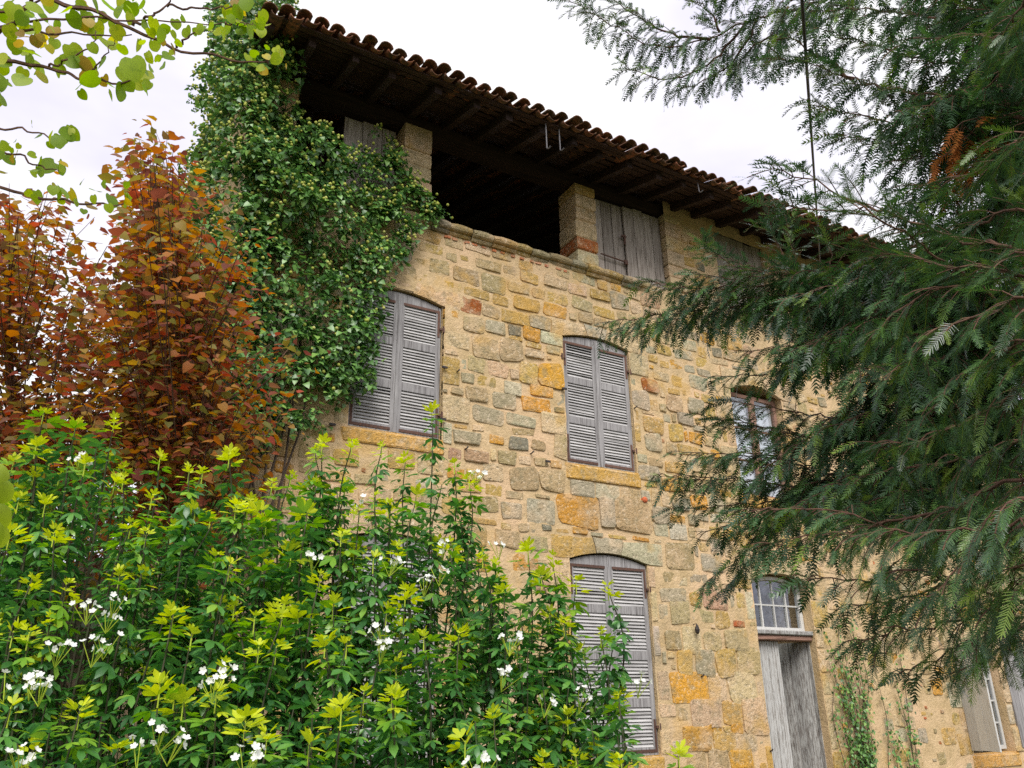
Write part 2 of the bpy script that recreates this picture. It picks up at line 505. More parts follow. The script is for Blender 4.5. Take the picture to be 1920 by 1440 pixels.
# gable, back and far walls, loft floor, reveals
MB().box(X0, YF + 0.02, -0.15, X0 + 0.5, YB, 8.6).build('gable_wall', M_MORTAR, house)
MB().box(X0 + 0.5, YB - 0.4, -0.15, X1, YB, 8.6).build('back_wall', M_MORTAR, house)
MB().box(X1 - 0.4, YF + 0.03, -0.15, X1, YB - 0.4, 8.6).build('far_wall', M_MORTAR, house)
MB().box(X0 + 0.5, YF + 0.06, 7.10, X1 - 0.4, YB - 0.4, 7.28).build('loft_floor', M_BEAM, house)
for k, (a, b, c, d) in enumerate(holes):
    m = MB(); y0, y1 = YF - 0.002, YF + (0.34 if k != 5 else 0.9)
    m.add([(a, y0, c), (a, y1, c), (a, y1, d), (a, y0, d)], [(0, 1, 2, 3)])
    m.add([(b, y0, c), (b, y1, c), (b, y1, d), (b, y0, d)], [(3, 2, 1, 0)])
    m.add([(a, y0, c), (a, y1, c), (b, y1, c), (b, y0, c)], [(3, 2, 1, 0)])
    if k < 7:
        m.add([(a, y0, d), (a, y1, d), (b, y1, d), (b, y0, d)], [(0, 1, 2, 3)])
    m.build('reveal', M_MORTAR, house)
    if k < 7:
        MB().box(a - 0.05, YF + (0.341 if k != 5 else 0.9), c - 0.05, b + 0.05, YF + (0.40 if k != 5 else 0.95), d + 0.05).build('room_shade_panel', M_DARK, house)  # dark panel for the unlit room behind, shade put into its colour

# ---- stones
def jit(c, s=0.12):
    k = 1 + random.uniform(-s, s)
    return tuple(max(0.01, v * k * (1 + random.uniform(-0.05, 0.05))) for v in c)
def stone_geo(x0, z0, x1, z1, proud=0.016, square=False, y=YF):
    w, h = x1 - x0, z1 - z0
    cx_, cz_ = (x0 + x1) / 2, (z0 + z1) / 2
    r = min(w, h) * (0.10 if square else random.uniform(0.10, 0.24))
    pts = []
    for sx, sz, a0 in ((1, -1, -90), (1, 1, 0), (-1, 1, 90), (-1, -1, 180)):
        rr = r * random.uniform(0.6, 1.3)
        jx = random.uniform(-0.05, 0.035) * w * (0.3 if square else 1); jz = random.uniform(-0.08, 0.05) * h * (0.3 if square else 1)
        ccx = cx_ + sx * (w / 2 - rr + jx); ccz = cz_ + sz * (h / 2 - rr + jz)
        for a in (0, 45, 90):
            t = math.radians(a0 + a)
            pts.append((ccx + rr * math.cos(t), ccz + rr * math.sin(t)))
    n = len(pts)
    if not square:
        an = random.gauss(0, 0.035); ca, sa = math.cos(an), math.sin(an)
        pts = [(cx_ + (p[0] - cx_) * ca - (p[1] - cz_) * sa + random.uniform(-0.03, 0.03) * h, cz_ + (p[0] - cx_) * sa + (p[1] - cz_) * ca + random.uniform(-0.03, 0.03) * h) for p in pts]
    bev = 0.008 / max(min(w, h), 0.05) * 2
    tilt = random.uniform(-0.25, 0.25) * proud
    V = [(p[0], y + 0.035, p[1]) for p in pts]
    V += [(cx_ + (p[0] - cx_) * (1 - bev), y - proud * random.uniform(0.55, 1.05) + tilt * (p[0] - cx_) / w, cz_ + (p[1] - cz_) * (1 - bev)) for p in pts]
    V += [(cx_ + (p[0] - cx_) * 0.72, y - proud * random.uniform(0.9, 1.1) + tilt * (p[0] - cx_) / w, cz_ + (p[1] - cz_) * 0.72) for p in pts]
    F = [(i, (i + 1) % n, n + (i + 1) % n, n + i) for i in range(n)] + [(n + i, n + (i + 1) % n, 2 * n + (i + 1) % n, 2 * n + i) for i in range(n)] + [tuple(range(2 * n, 3 * n))]
    return V, F
LIST = ("3.54 6.58 3.82 6.73 B;3.85 6.55 4.23 6.71 B;4.17 6.81 4.57 6.92 B;4.27 6.53 4.63 6.72 B;4.66 6.6 5 6.72 G;5.23 6.82 5.61 6.96 P;5.61 6.81 5.94 6.94 P;6 6.83 6.34 6.95 Y;6.34 6.78 6.67 6.98 G;3.56 6.41 3.9 6.47 Y;4.01 6.37 4.4 6.47 Y;4.43 6.35 4.67 6.46 Y;4.74 6.37 5.15 6.51 Y;5.19 6.38 5.59 6.53 O;3.99 6.12 4.27 6.29 R;4.28 6.14 4.54 6.28 B;4.56 6.14 4.99 6.28 Y;4.99 6.15 5.3 6.3 G;4.02 5.87 4.31 6.04 B;4.32 5.93 4.61 6.07 G;4.67 5.96 4.84 6.08 D;4.67 5.89 4.88 5.94 Y;4.88 5.96 5.14 6.1 O;5.15 5.97 5.5 6.1 W;4.14 5.57 4.52 5.8 B;4.53 5.61 4.86 5.84 B;4.91 5.71 5.21 5.8 P;3.77 5.63 4.11 5.79 L;4.83 5.37 5.09 5.6 Y;5.11 5.36 5.49 5.63 Q;4.09 5.36 4.31 5.51 B;4.36 5.35 4.66 5.5 P;4.59 5.15 4.84 5.28 W;4.98 5.2 5.32 5.31 O;4.06 4.97 4.37 5.12 B;4.42 4.95 4.77 5.11 G;4.83 4.99 5.29 5.12 O;3.76 4.69 4.11 4.93 L;4.14 4.71 4.58 4.88 G;4.61 4.75 5.04 4.87 G;5.12 4.75 5.49 4.95 L;3.91 4.42 4.27 4.54 G;4.37 4.47 4.59 4.55 O;4.65 4.44 4.93 4.57 D;4.96 4.48 5.18 4.58 B;4.05 4.21 4.37 4.33 K;4.5 4.24 4.75 4.37 B;5.3 4.44 5.49 4.68 B;6.8 5.6 7.09 5.74 R;6.61 5.33 6.9 5.54 G;6.63 4.32 6.99 4.48 G;3.78 4.39 3.88 4.6 W;6.7 6.99 6.89 7.07 P;6.89 6.93 7.26 7.11 K;6.7 6.78 6.88 6.92 P;6.91 6.75 7.22 6.88 P;"
        "4.66 3.97 5.07 4.19 B;5.07 4 5.44 4.21 B;4.31 4.02 4.57 4.18 P;5.53 3.98 5.9 4.13 S;5.91 3.98 6.29 4.13 S;6.29 3.99 6.61 4.13 B;5.3 3.62 5.95 3.93 O;5.96 3.64 6.19 3.95 G;6.2 3.63 6.78 3.94 B;4.88 3.59 5.28 3.81 S;4.54 3.6 4.81 3.75 G;5.08 3.49 5.24 3.54 D;5.53 3.49 5.77 3.55 O;4.53 3.45 4.68 3.51 Y;4.76 3.45 4.91 3.53 B;4.45 3.26 4.79 3.41 B;4.18 3.24 4.35 3.42 B;4.82 3.24 5.17 3.38 B;4.67 3 5.04 3.16 O;6.8 3.75 7.08 3.92 G;6.81 3.59 7.05 3.74 G;7.07 3.57 7.37 3.73 W;7.42 3.78 7.59 3.89 G;7.77 3.4 7.98 3.58 W;7.57 3.19 7.95 3.37 S;6.96 3.19 7.45 3.45 B;6.82 2.75 7.27 2.89 G;7.31 2.72 7.5 2.86 Y;7.52 2.72 7.99 2.92 K;7.73 2.46 7.98 2.63 Y;8.03 2.48 8.25 2.54 T;6.98 2.52 7.3 2.73 B;7.85 2.21 8.28 2.42 B;7.47 2.19 7.8 2.38 B;7.14 2.16 7.44 2.41 L;6.85 2.2 7.11 2.38 B;6.76 4.75 7.05 4.93 G;7.21 4.94 7.47 5.13 Y;7.58 4.96 7.83 5.08 O;7.23 5.39 7.52 5.57 B;7.4 5.21 7.7 5.35 G;7.62 5.41 7.93 5.59 G;7.88 5.61 8.14 5.71 Y;7.09 4.47 7.44 4.59 Y;6.81 4.51 7.06 4.6 B;7.68 5.13 7.89 5.2 G;6.76 5 7.11 5.18 Y;4.91 2.81 5.2 3.01 K;"
        "6.69 1.61 6.85 1.87 P;6.87 1.61 7.47 1.87 Q;7.48 1.6 7.78 1.87 P;7.84 1.56 8.31 1.87 P;7.02 1.9 7.26 2.14 Y;7.33 1.89 7.63 2.15 G;7.66 1.89 8.01 2.15 Y;8.03 1.91 8.44 2.17 B;7.15 1.31 7.66 1.56 P;7.69 1.31 8.01 1.52 Y;8.02 1.21 8.44 1.54 P;6.99 1.05 7.46 1.28 O;7.48 1.01 7.85 1.19 Y;7.85 1.01 8.24 1.18 P;7.49 1.21 7.64 1.29 O;7.67 1.22 7.79 1.27 Y;7.8 1.2 8.00 1.3 O;7.37 0.82 7.7 1 B;7.73 0.8 8.12 0.99 O;7.04 0.84 7.34 1.02 B")
placed = []      # rectangles taken
stones = []      # (V, F, colour, size)
def hit(r, m=0.0):
    for q in placed:
        if r[0] < q[2] + m and r[2] > q[0] - m and r[1] < q[3] + m and r[3] > q[1] - m:
            return True
    return False
for a, b, c, d in holes:
    placed.append((a, c, b, d))
placed += [(X0, 8.64, 7.6, 9.2), (X0, 7.28, 1.75, 9), (3.1, 7.28, 3.55, 9), (5.75, 7.28, 6.2, 9), (7.45, 7.28, 7.82, 9)]
dressed = []     # lintels, sills, jambs keep their own list: parts called lintel_stone, window_sill, jamb_stone
LINT = [('w1', (2.42, 3.06, 3.33, 3.97), 6.35, 6.11), ('w2', (5.32, 5.90, 6.20, 6.78), 6.37, 6.12), ('w3', (8.33, 8.9, 9.2, 9.80), 6.26, 5.92),
        ('w4', (5.21, 5.87, 6.24, 6.91), 3.46, 3.18), ('wl', (2.35, 2.98, 3.34, 4.0), 3.46, 3.18), ('door', (8.32, 8.97, 9.28, 9.83), 3.42, 3.10),
        ('wr', (12.5, 13.1, 13.5, 14.05), 2.56, 2.24)]
SILL = [('w1', 2.52, 3.83, 4.22), ('w2', 5.44, 6.68, 4.165), ('w3', 8.42, 9.68, 4.12), ('w4', 5.40, 6.74, 0.80), ('wl', 2.5, 3.86, 0.80), ('wr', 12.62, 13.95, 0.56)]
for w, ls, zt, zsp in LINT:
    placed.append((ls[0], zsp, ls[-1], zt))
for w, a, b, z0 in SILL:
    placed.append((a, z0, b, OPEN[w][2]))
placed.append((3.5, 7.16, 7.1, 7.4))
for s in LIST.split(';'):
    q = s.split()
    r = [float(v) for v in q[:4]]
    hz = 0.17 * (r[3] - r[1]) + 0.008
    r = (r[0] - 0.012, r[1] - hz, r[2] + 0.012, r[3] + hz)
    placed.append(r)
    V, F = stone_geo(r[0] + 0.003, r[1] + 0.002, r[2] - 0.003, r[3] - 0.002, random.uniform(0.012, 0.028), q[4] in 'LSW')
    stones.append((V, F, jit(STC[q[4]]), (r[2] - r[0]) * (r[3] - r[1]) * 3))
# dressed jambs
for w in ('w1', 'w2', 'w3', 'w4', 'wl', 'door', 'wr'):
    a, b, c, d = OPEN[w]
    zsp = [l for l in LINT if l[0] == w][0][3]
    for side in (-1, 1):
        z = c; k = random.randint(0, 1)
        while z < zsp - 0.05:
            h = min(random.uniform(0.26, 0.42), zsp - z)
            if zsp - (z + h) < 0.12: h = zsp - z
            for wd in ((0.34, 0.24, 0.11, 0.06) if k % 2 else (0.16, 0.11, 0.06)):
                r = (b + 0.004, z, b + wd, z + h) if side > 0 else (a - wd, z, a - 0.004, z + h)
                if not hit(r, -0.006):
                    placed.append(r)
                    V, F = stone_geo(r[0], r[1] + 0.006, r[2], r[3] - 0.006, random.uniform(0.012, 0.02), True)
                    cl = jit(STC[random.choice('LLLLWPYL')])
                    o = obj('jamb_stone', V, F, M_STONE, wall, smooth=False, col=cl)
                    break
            z += h; k += 1
# irregular courses fill the rest; a stone that would run into a neighbour is cut shorter
def fit(r, m=0.007):
    r = list(r)
    for _ in range(6):
        worst = None
        for q in placed:
            ox = min(r[2], q[2] + m) - max(r[0], q[0] - m); oz = min(r[3], q[3] + m) - max(r[1], q[1] - m)
            if ox > 1e-6 and oz > 1e-6 and (worst is None or ox * oz > worst[0]):
                worst = (ox * oz, q)
        if worst is None:
            return r
        q = worst[1]
        cuts = [((q[0] - m) - r[0], 2, q[0] - m), (r[2] - (q[2] + m), 0, q[2] + m), ((q[1] - m) - r[1], 3, q[1] - m), (r[3] - (q[3] + m), 1, q[3] + m)]
        w_, h_ = r[2] - r[0], r[3] - r[1]
        best = max(cuts, key=lambda c: c[0] / (w_ if c[1] in (0, 2) else h_))
        if best[0] <= 0.03:
            return None
        r[best[1]] = best[2]
    return None
z = 0.05
while z < 8.5:
    h = random.uniform(0.14, 0.245)
    x = X0 + random.uniform(0.02, 0.2)
    while x < X1 - 0.1:
        wd = random.uniform(0.16, 0.43)
        dz = random.uniform(-0.045, 0.045); hh = h * random.uniform(0.8, 1.08)
        r = fit((x, z + dz, min(x + wd, X1 - 0.02), z + dz + hh))
        if r and r[2] - r[0] > 0.07 and r[3] - r[1] > 0.05 and not (x > 10.0 and random.random() < 0.6):
            placed.append(tuple(r))
            kind = random.choices('BGOYPLDKSW', (27, 14, 8, 22, 14, 8, 3, 3, 3, 3))[0]
            V, F = stone_geo(r[0] + 0.002, r[1] + 0.002, r[2] - 0.002, r[3] - 0.002, random.uniform(0.001, 0.020))
            stones.append((V, F, jit(STC[kind]), (r[2] - r[0]) * (r[3] - r[1]) * (1 if 3.4 < x < 9.9 else 0.2)))
        x += wd + random.uniform(0.004, 0.022)
    z += h + random.uniform(0.0, 0.014)
for k in range(4200):
    wd, h = random.uniform(0.05, 0.16), random.uniform(0.035, 0.09)
    x, z = random.uniform(X0, X1 - 0.2), random.uniform(0.05, 7.1)
    r = (x, z, x + wd, z + h)
    if not hit(r, 0.006):
        placed.append(r)
        kind = random.choices('BGOYPKTRD', (20, 10, 8, 16, 20, 6, 7, 3, 3))[0]
        V, F = stone_geo(r[0], r[1], r[2], r[3], random.uniform(0.002, 0.016))
        stones.append((V, F, jit(STC[kind]), wd * h * (1 if 3.4 < x < 9.9 else 0.2)))
stones.sort(key=lambda s: -s[3])
for V, F, c, _ in stones[:290]:
    obj('stone', V, F, M_STONE, wall, col=c)
m = MB(); cols = []
for V, F, c, _ in stones[290:]:
    m.add(V, F); cols += [c] * len(V)
m.build('small_stones', M_STONE, wall, col=np.array(cols), stuff=True)
# pinch of brick chips under the moulding
for k in range(14):
    x = 3.72 + k * 0.14 + random.uniform(-0.04, 0.04)
    V, F = stone_geo(x, 7.09 + random.uniform(-0.01, 0.01), x + random.uniform(0.07, 0.13), 7.135, 0.02)
    obj('brick_chip', V, F, M_STONE, wall, col=jit(STC['T']))

# ---- lintels and sills
def arch_z(x, a, b, zs_, zc):
    u = (x - (a + b) / 2) / ((b - a) / 2)
    return zs_ + (zc - zs_) * (1 - u * u)
for w, ls, zt, zsp in LINT:
    a, b, c, d = OPEN[w]
    lin = None
    for k in range(3):
        g = 0.006
        l, r_ = ls[k] + g, ls[k + 1] - g
        skew = 0.05
        n = 8
        bx = np.linspace(l, r_, n)
        bz = np.array([arch_z(min(max(x, a), b), a, b, zsp, d) if a < x < b else zsp for x in bx])
        tl, tr = l - (skew if k == 1 else 0), r_ + (skew if k == 1 else 0)
        if k == 0: tr -= skew
        if k == 2: tl += skew
        tx = np.linspace(tl, tr, n)
        tz = zt + np.array([random.uniform(-0.012, 0.012) for _ in tx]) - (0.015 if k != 1 else 0)
        y0 = YF - random.uniform(0.016, 0.026); y1 = YF + 0.05
        V = [(x, y0 + 0.008, z) for x, z in zip(bx, bz)] + [(x, y0 + 0.008, z) for x, z in zip(tx, tz)]
        V += [(x, y1, z) for x, z in zip(bx, bz)] + [(x, y1, z) for x, z in zip(tx, tz)]
        mz = (bz + tz) / 2; mxx = (bx + tx) / 2
        V += [(x, y0 - 0.004 * random.random(), z) for x, z in zip(mxx, mz)]
        F = []
        for i in range(n - 1):
            F += [(i, i + 1, 4 * n + i + 1, 4 * n + i), (4 * n + i, 4 * n + i + 1, n + i + 1, n + i),
                  (i + 1, i, 2 * n + i, 2 * n + i + 1), (n + i, n + i + 1, 3 * n + i + 1, 3 * n + i)]
        F += [(0, 4 * n, 2 * n), (4 * n, n, 3 * n, 2 * n), (n - 1, 3 * n - 1, 5 * n - 1), (5 * n - 1, 3 * n - 1, 4 * n - 1, 2 * n - 1)]
        cl = {'w4': 'YSS'}.get(w, 'LLL' if w != 'w2' else 'LSL')[k]
        obj('lintel_stone', V, F, M_STONE, wall, col=jit(STC[cl], 0.06))
for w, a, b, z0 in SILL:
    V, F = stone_geo(a, z0, b, OPEN[w][2] - 0.004, 0.03, True)
    m = MB(); m.add(V, F)
    m.box(a + 0.02, YF + 0.0, OPEN[w][2] - 0.03, b - 0.02, YF + 0.2, OPEN[w][2] + 0.012)
    m.build('window_sill', M_STONE, wall, col=jit((0.62, 0.36, 0.10), 0.05))

# ---- moulded string course under the loft openings
prof = [(8.05, 7.145), (7.975, 7.15), (7.955, 7.175), (7.958, 7.195), (7.925, 7.20), (7.905, 7.215), (7.895, 7.245), (7.90, 7.28), (7.925, 7.305), (7.975, 7.32), (8.12, 7.325)]
edges = [1.3, 1.75, 2.2, 2.62, 3.1, 3.54, 3.79, 4.11, 4.41, 4.78, 5.02, 5.30, 5.67, 5.93, 6.19, 6.55, 6.88, 7.06]
sc_root = None
for k in range(len(edges) - 1):
    a, b = edges[k] + 0.005, edges[k + 1] - 0.005
    dy, dz, rot = random.uniform(-0.018, 0.012), random.uniform(-0.014, 0.012), random.uniform(-0.02, 0.02)
    V, F = [], []
    st = np.linspace(a, b, 4)
    n = len(prof)
    for q, x in enumerate(st):
        e = 0.012 if q in (0, 3) else 0
        for y, z in prof:
            V.append((x, y + dy + (e if y < 8 else 0) + random.uniform(-0.003, 0.003), z + dz + rot * (x - (a + b) / 2) - (e * 0.6 if z > 7.24 else -e * 0.6)))
    for q in range(3):
        for i in range(n - 1):
            F.append((q * n + i, (q + 1) * n + i, (q + 1) * n + i + 1, q * n + i + 1))
    F += [tuple(range(n)), tuple(3 * n + i for i in range(n - 1, -1, -1))]
    cl = random.choice([(0.30, 0.25, 0.14), (0.27, 0.24, 0.16), (0.42, 0.30, 0.11), (0.34, 0.27, 0.14)])
    o = obj('moulding_stone', V, F, M_STONE, wall, col=jit(cl))

# ---- loft pillars and piers
def pillar(x0, x1, y0, y1, z0, z1, cols):
    root = None
    z = z0; k = 0
    while z < z1 - 0.02:
        h = min(random.uniform(0.20, 0.30), z1 - z)
        if z1 - z - h < 0.1: h = z1 - z
        e = random.uniform(-0.012, 0.012); f = random.uniform(-0.012, 0.012)
        b = 0.014
        xa, xb, ya = x0 + e, x1 + f, y0 + random.uniform(-0.012, 0.012)
        lo, hi = z + 0.005, z + h - 0.005
        V = []
        for zz, i in ((lo, b), (lo + b, 0), ((lo + hi) / 2, -0.004), (hi - b, 0), (hi, b)):
            V += [(xa + i, ya + i, zz), (xb - i, ya + i, zz), (xb - i, y1, zz), (xa + i, y1, zz)]
        F = [(3, 2, 1, 0), (16, 17, 18, 19)]
        for s in range(4):
            for i in range(4):
                j = (i + 1) % 4
                F.append((s * 4 + i, s * 4 + j, s * 4 + 4 + j, s * 4 + 4 + i))
        cl = cols[k % len(cols)]
        if root is None:
            root = obj('pillar', V, F, M_STONE, house, col=jit(STC[cl], 0.07))
        else:
            obj('pillar_stone', V, F, M_STONE, root, col=jit(STC[cl], 0.07))
        z += h; k += 1
    MB().box(x0 + 0.02, y0 + 0.02, z0, x1 - 0.02, y1 - 0.02, z1).build('mortar_core', M_MORTAR, root)
pillar(3.12, 3.52, 7.975, 8.36, 7.33, 8.66, 'LPLPLL')
pillar(5.80, 6.15, 7.975, 8.40, 7.33, 8.66, 'SRLBLYLL')
pillar(7.48, 7.80, 7.972, 8.40, 7.33, 8.66, 'LLPLPL')
pillar(1.28, 1.72, 7.972, 8.38, 7.33, 8.66, 'LPLPLL')

# ---- plank shutters of the loft
def plank_shutter(x0, x1, z0, z1, y, n, tilt=0.0, top_wave=0.0):
    m = MB()
    for zz in (z0 + 0.2, z1 - 0.22):
        m.box(x0 + 0.03, y + 0.031, zz, x1 - 0.03, y + 0.06, zz + 0.1)
    root = m.build('plank_shutter', M_PLANK, house)
    ws = np.array([random.uniform(0.8, 1.25) for _ in range(n)]); ws = ws / ws.sum() * (x1 - x0)
    x = x0
    for w_ in ws:
        dz = random.uniform(-0.03, 0.03); dy = random.uniform(-0.006, 0.006)
        m = MB(); m.box(x + 0.004, y + dy, z0 + dz, x + w_ - 0.004, y + dy + 0.03, z1 + random.uniform(-0.05, 0.01), 0.004)
        V = np.vstack(m.V)
        V[:, 0] += (V[:, 2] - z0) * tilt
        obj('plank', V, m.F, M_PLANK, root)
        x += w_
    return root
s1 = plank_shutter(2.40, 3.10, 7.34, 8.60, 8.16, 3, -0.015)
s2 = plank_shutter(6.17, 6.76, 7.36, 8.60, 8.10, 3, -0.02)
s3 = plank_shutter(6.755, 7.47, 7.34, 8.62, 8.06, 4, -0.02)
plank_shutter(8.565, 9.10, 7.34, 8.70, 8.035, 3)
plank_shutter(9.11, 9.635, 7.34, 8.70, 8.04, 3)
MB().tube([(6.26, 8.045, 7.62), (6.70, 8.035, 7.60)], 0.011).box(6.68, 8.02, 7.56, 6.74, 8.05, 7.63).build('iron_bar', M_RUST, s2)
MB().box(6.66, 8.02, 8.02, 6.74, 8.05, 8.05).box(6.70, 8.015, 7.9, 6.72, 8.045, 8.06).build('latch', M_RUST, s2)

# ---- roof: boards, plate, rafters, tiles
SL = math.tan(math.radians(17.5))
def roof_z(y): return 8.90 + (y - 8.0) * SL       # top of the rafters
EY = 6.98                                          # eave line
RX0, RX1 = 1.02, 16.2
RIDGE = 12.0
m = MB()
bt = 0.05
m.add([(RX0 + .06, EY + 0.1, roof_z(EY + .1) + bt), (RX1, EY + 0.1, roof_z(EY + .1) + bt), (RX1, RIDGE, roof_z(RIDGE) + bt), (RX0 + .06, RIDGE, roof_z(RIDGE) + bt),
       (RX1, YB + 0.6, roof_z(RIDGE) - 3.6 * SL + bt), (RX0 + .06, YB + 0.6, roof_z(RIDGE) - 3.6 * SL + bt)], [(0, 1, 2, 3), (3, 2, 4, 5)])
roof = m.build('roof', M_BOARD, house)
MB().box(X0 + 0.02, 8.06, 8.665, 16, 8.30, 8.86).build('wall_plate', M_BEAM, roof)
MB().add([(X0 + .02, 8.04, 8.6), (X0 + .02, YB, 8.6), (X0 + .02, RIDGE, roof_z(RIDGE)), (X0 + .3, 8.04, 8.6), (X0 + .3, YB, 8.6), (X0 + .3, RIDGE, roof_z(RIDGE))],
         [(0, 2, 1), (3, 4, 5), (0, 3, 5, 2), (1, 2, 5, 4)]).build('gable_peak', M_MORTAR, roof)
x = 1.16
while x < 16:
    w_, h_ = random.uniform(0.075, 0.10), random.uniform(0.10, 0.13)
    ye = EY + 0.17 + random.uniform(-0.05, 0.06)
    y1 = RIDGE
    V = [(x, ye, roof_z(ye) - h_), (x + w_, ye, roof_z(ye) - h_), (x + w_, ye, roof_z(ye)), (x, ye, roof_z(ye)),
         (x, y1, roof_z(y1) - h_), (x + w_, y1, roof_z(y1) - h_), (x + w_, y1, roof_z(y1)), (x, y1, roof_z(y1))]
    V = np.array(V); V[:4, 0] += random.uniform(-0.03, 0.03)
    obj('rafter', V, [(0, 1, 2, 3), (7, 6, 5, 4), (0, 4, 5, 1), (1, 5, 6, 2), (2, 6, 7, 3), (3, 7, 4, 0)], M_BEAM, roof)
    x += random.uniform(0.46, 0.56)
# eave boards on the rafters, laid along the eave with gaps
y = EY + 0.03
while y < 8.0:
    w_ = random.uniform(0.055, 0.125)
    x = RX0 + 0.05
    while x < 13:
        L = random.uniform(1.6, 3.0)
        dz = 0.004 + random.uniform(0, 0.008); th = 0.018
        ya, yb = y + random.uniform(-0.012, 0.012), y + w_ + random.uniform(-0.012, 0.012)
        sk = random.uniform(-0.015, 0.015)
        V = [(x, ya, roof_z(ya) + dz), (x + L, ya + sk, roof_z(ya + sk) + dz), (x + L, yb + sk, roof_z(yb + sk) + dz), (x, yb, roof_z(yb) + dz)]
        V += [(a, b, c + th) for a, b, c in V]
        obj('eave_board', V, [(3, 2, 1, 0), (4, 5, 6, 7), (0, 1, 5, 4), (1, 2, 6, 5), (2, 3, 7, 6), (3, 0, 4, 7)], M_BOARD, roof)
        x += L + 0.01
    y += w_ + random.uniform(0.008, 0.03)
# canal tiles
def tile_geo(up, L=0.46, r0=0.086, r1=0.072, n=7, th=0.013):
    V = []
    for k, (yy_, r) in enumerate(((0, r0), (L, r1))):
        for s in (0, 1):
            for a in np.linspace(0.06, 0.94, n) * math.pi:
                rr = r - th * s
                V.append((rr * math.cos(a), yy_, (rr * math.sin(a) * (0.92 if up else -0.72))))
    F = []
    o = lambda k, s, i: (k * 2 + s) * n + i
    for i in range(n - 1):
        F += [(o(0, 0, i), o(0, 0, i + 1), o(1, 0, i + 1), o(1, 0, i)), (o(0, 1, i + 1), o(0, 1, i), o(1, 1, i), o(1, 1, i + 1)), (o(0, 0, i + 1), o(0, 0, i), o(0, 1, i), o(0, 1, i + 1))]
    F += [(o(0, 0, 0), o(1, 0, 0), o(1, 1, 0), o(0, 1, 0)), (o(1, 0, n - 1), o(0, 0, n - 1), o(0, 1, n - 1), o(1, 1, n - 1))]
    return np.array(V), F
TU, TF = tile_geo(True); CU, CF = tile_geo(False, r0=0.078, r1=0.088)
tile_mesh = make_mesh('cover_tile', TU, TF, M_TILE, True)
chan_mesh = make_mesh('channel_tile', CU, CF, M_TILE, True)
SPX = 0.188
ncol = int((RX1 - RX0) / SPX)
m = MB()
ang = math.atan(SL)
for i in range(ncol):
    for row in range(10):
        for up in (True, False):
            x = RX0 + (i + (0.5 if up else 1.0)) * SPX + random.uniform(-0.012, 0.012)
            y = EY - 0.10 + row * 0.40 + random.gauss(0, 0.022) + (0.0 if up else 0.03)
            z = roof_z(y) + 0.028 + (0.06 if up else 0.055) + random.gauss(0, 0.012) + (0.012 if row else 0)
            ry, rz = random.gauss(0, 0.05), random.gauss(0, 0.035)
            if i < 2 and row == 0: z -= 0.03 * (2 - i)
            if row < 3 and i < 50:
                o = link('cover_tile' if up else 'channel_tile', tile_mesh if up else chan_mesh, (x, y, z), roof)
                o.rotation_euler = (ang, ry, rz)
            elif y < RIDGE - 0.3:
                R = (Matrix.Rotation(rz, 3, 'Z') @ Matrix.Rotation(ry, 3, 'Y') @ Matrix.Rotation(ang, 3, 'X'))
                m.add((np.array(R) @ (TU if up else CU).T).T + (x, y, z), TF if up else CF)
m.build('roof_tiles', M_TILE, roof, smooth=True, stuff=True)
# gutter hooks that lost their gutter
for px, py, L in ((1024, 262, 0.17), (1049, 268, 0.15), (1308, 345, 0.17)):
    a = FA(px, py, EY + 0.06)
    c = [a, a + (0.0, -0.01, -L * 0.5), a + (-0.005, -0.02, -L * 0.85), a + (0.0, -0.05, -L), a + (0.01, -0.085, -L * 0.9)]
    c[0] = np.array([a[0], a[1], roof_z(a[1]) + 0.0])
    MB().tube(curve(c, 10), 0.009, 6).build('gutter_hook', M_HOOK, roof)

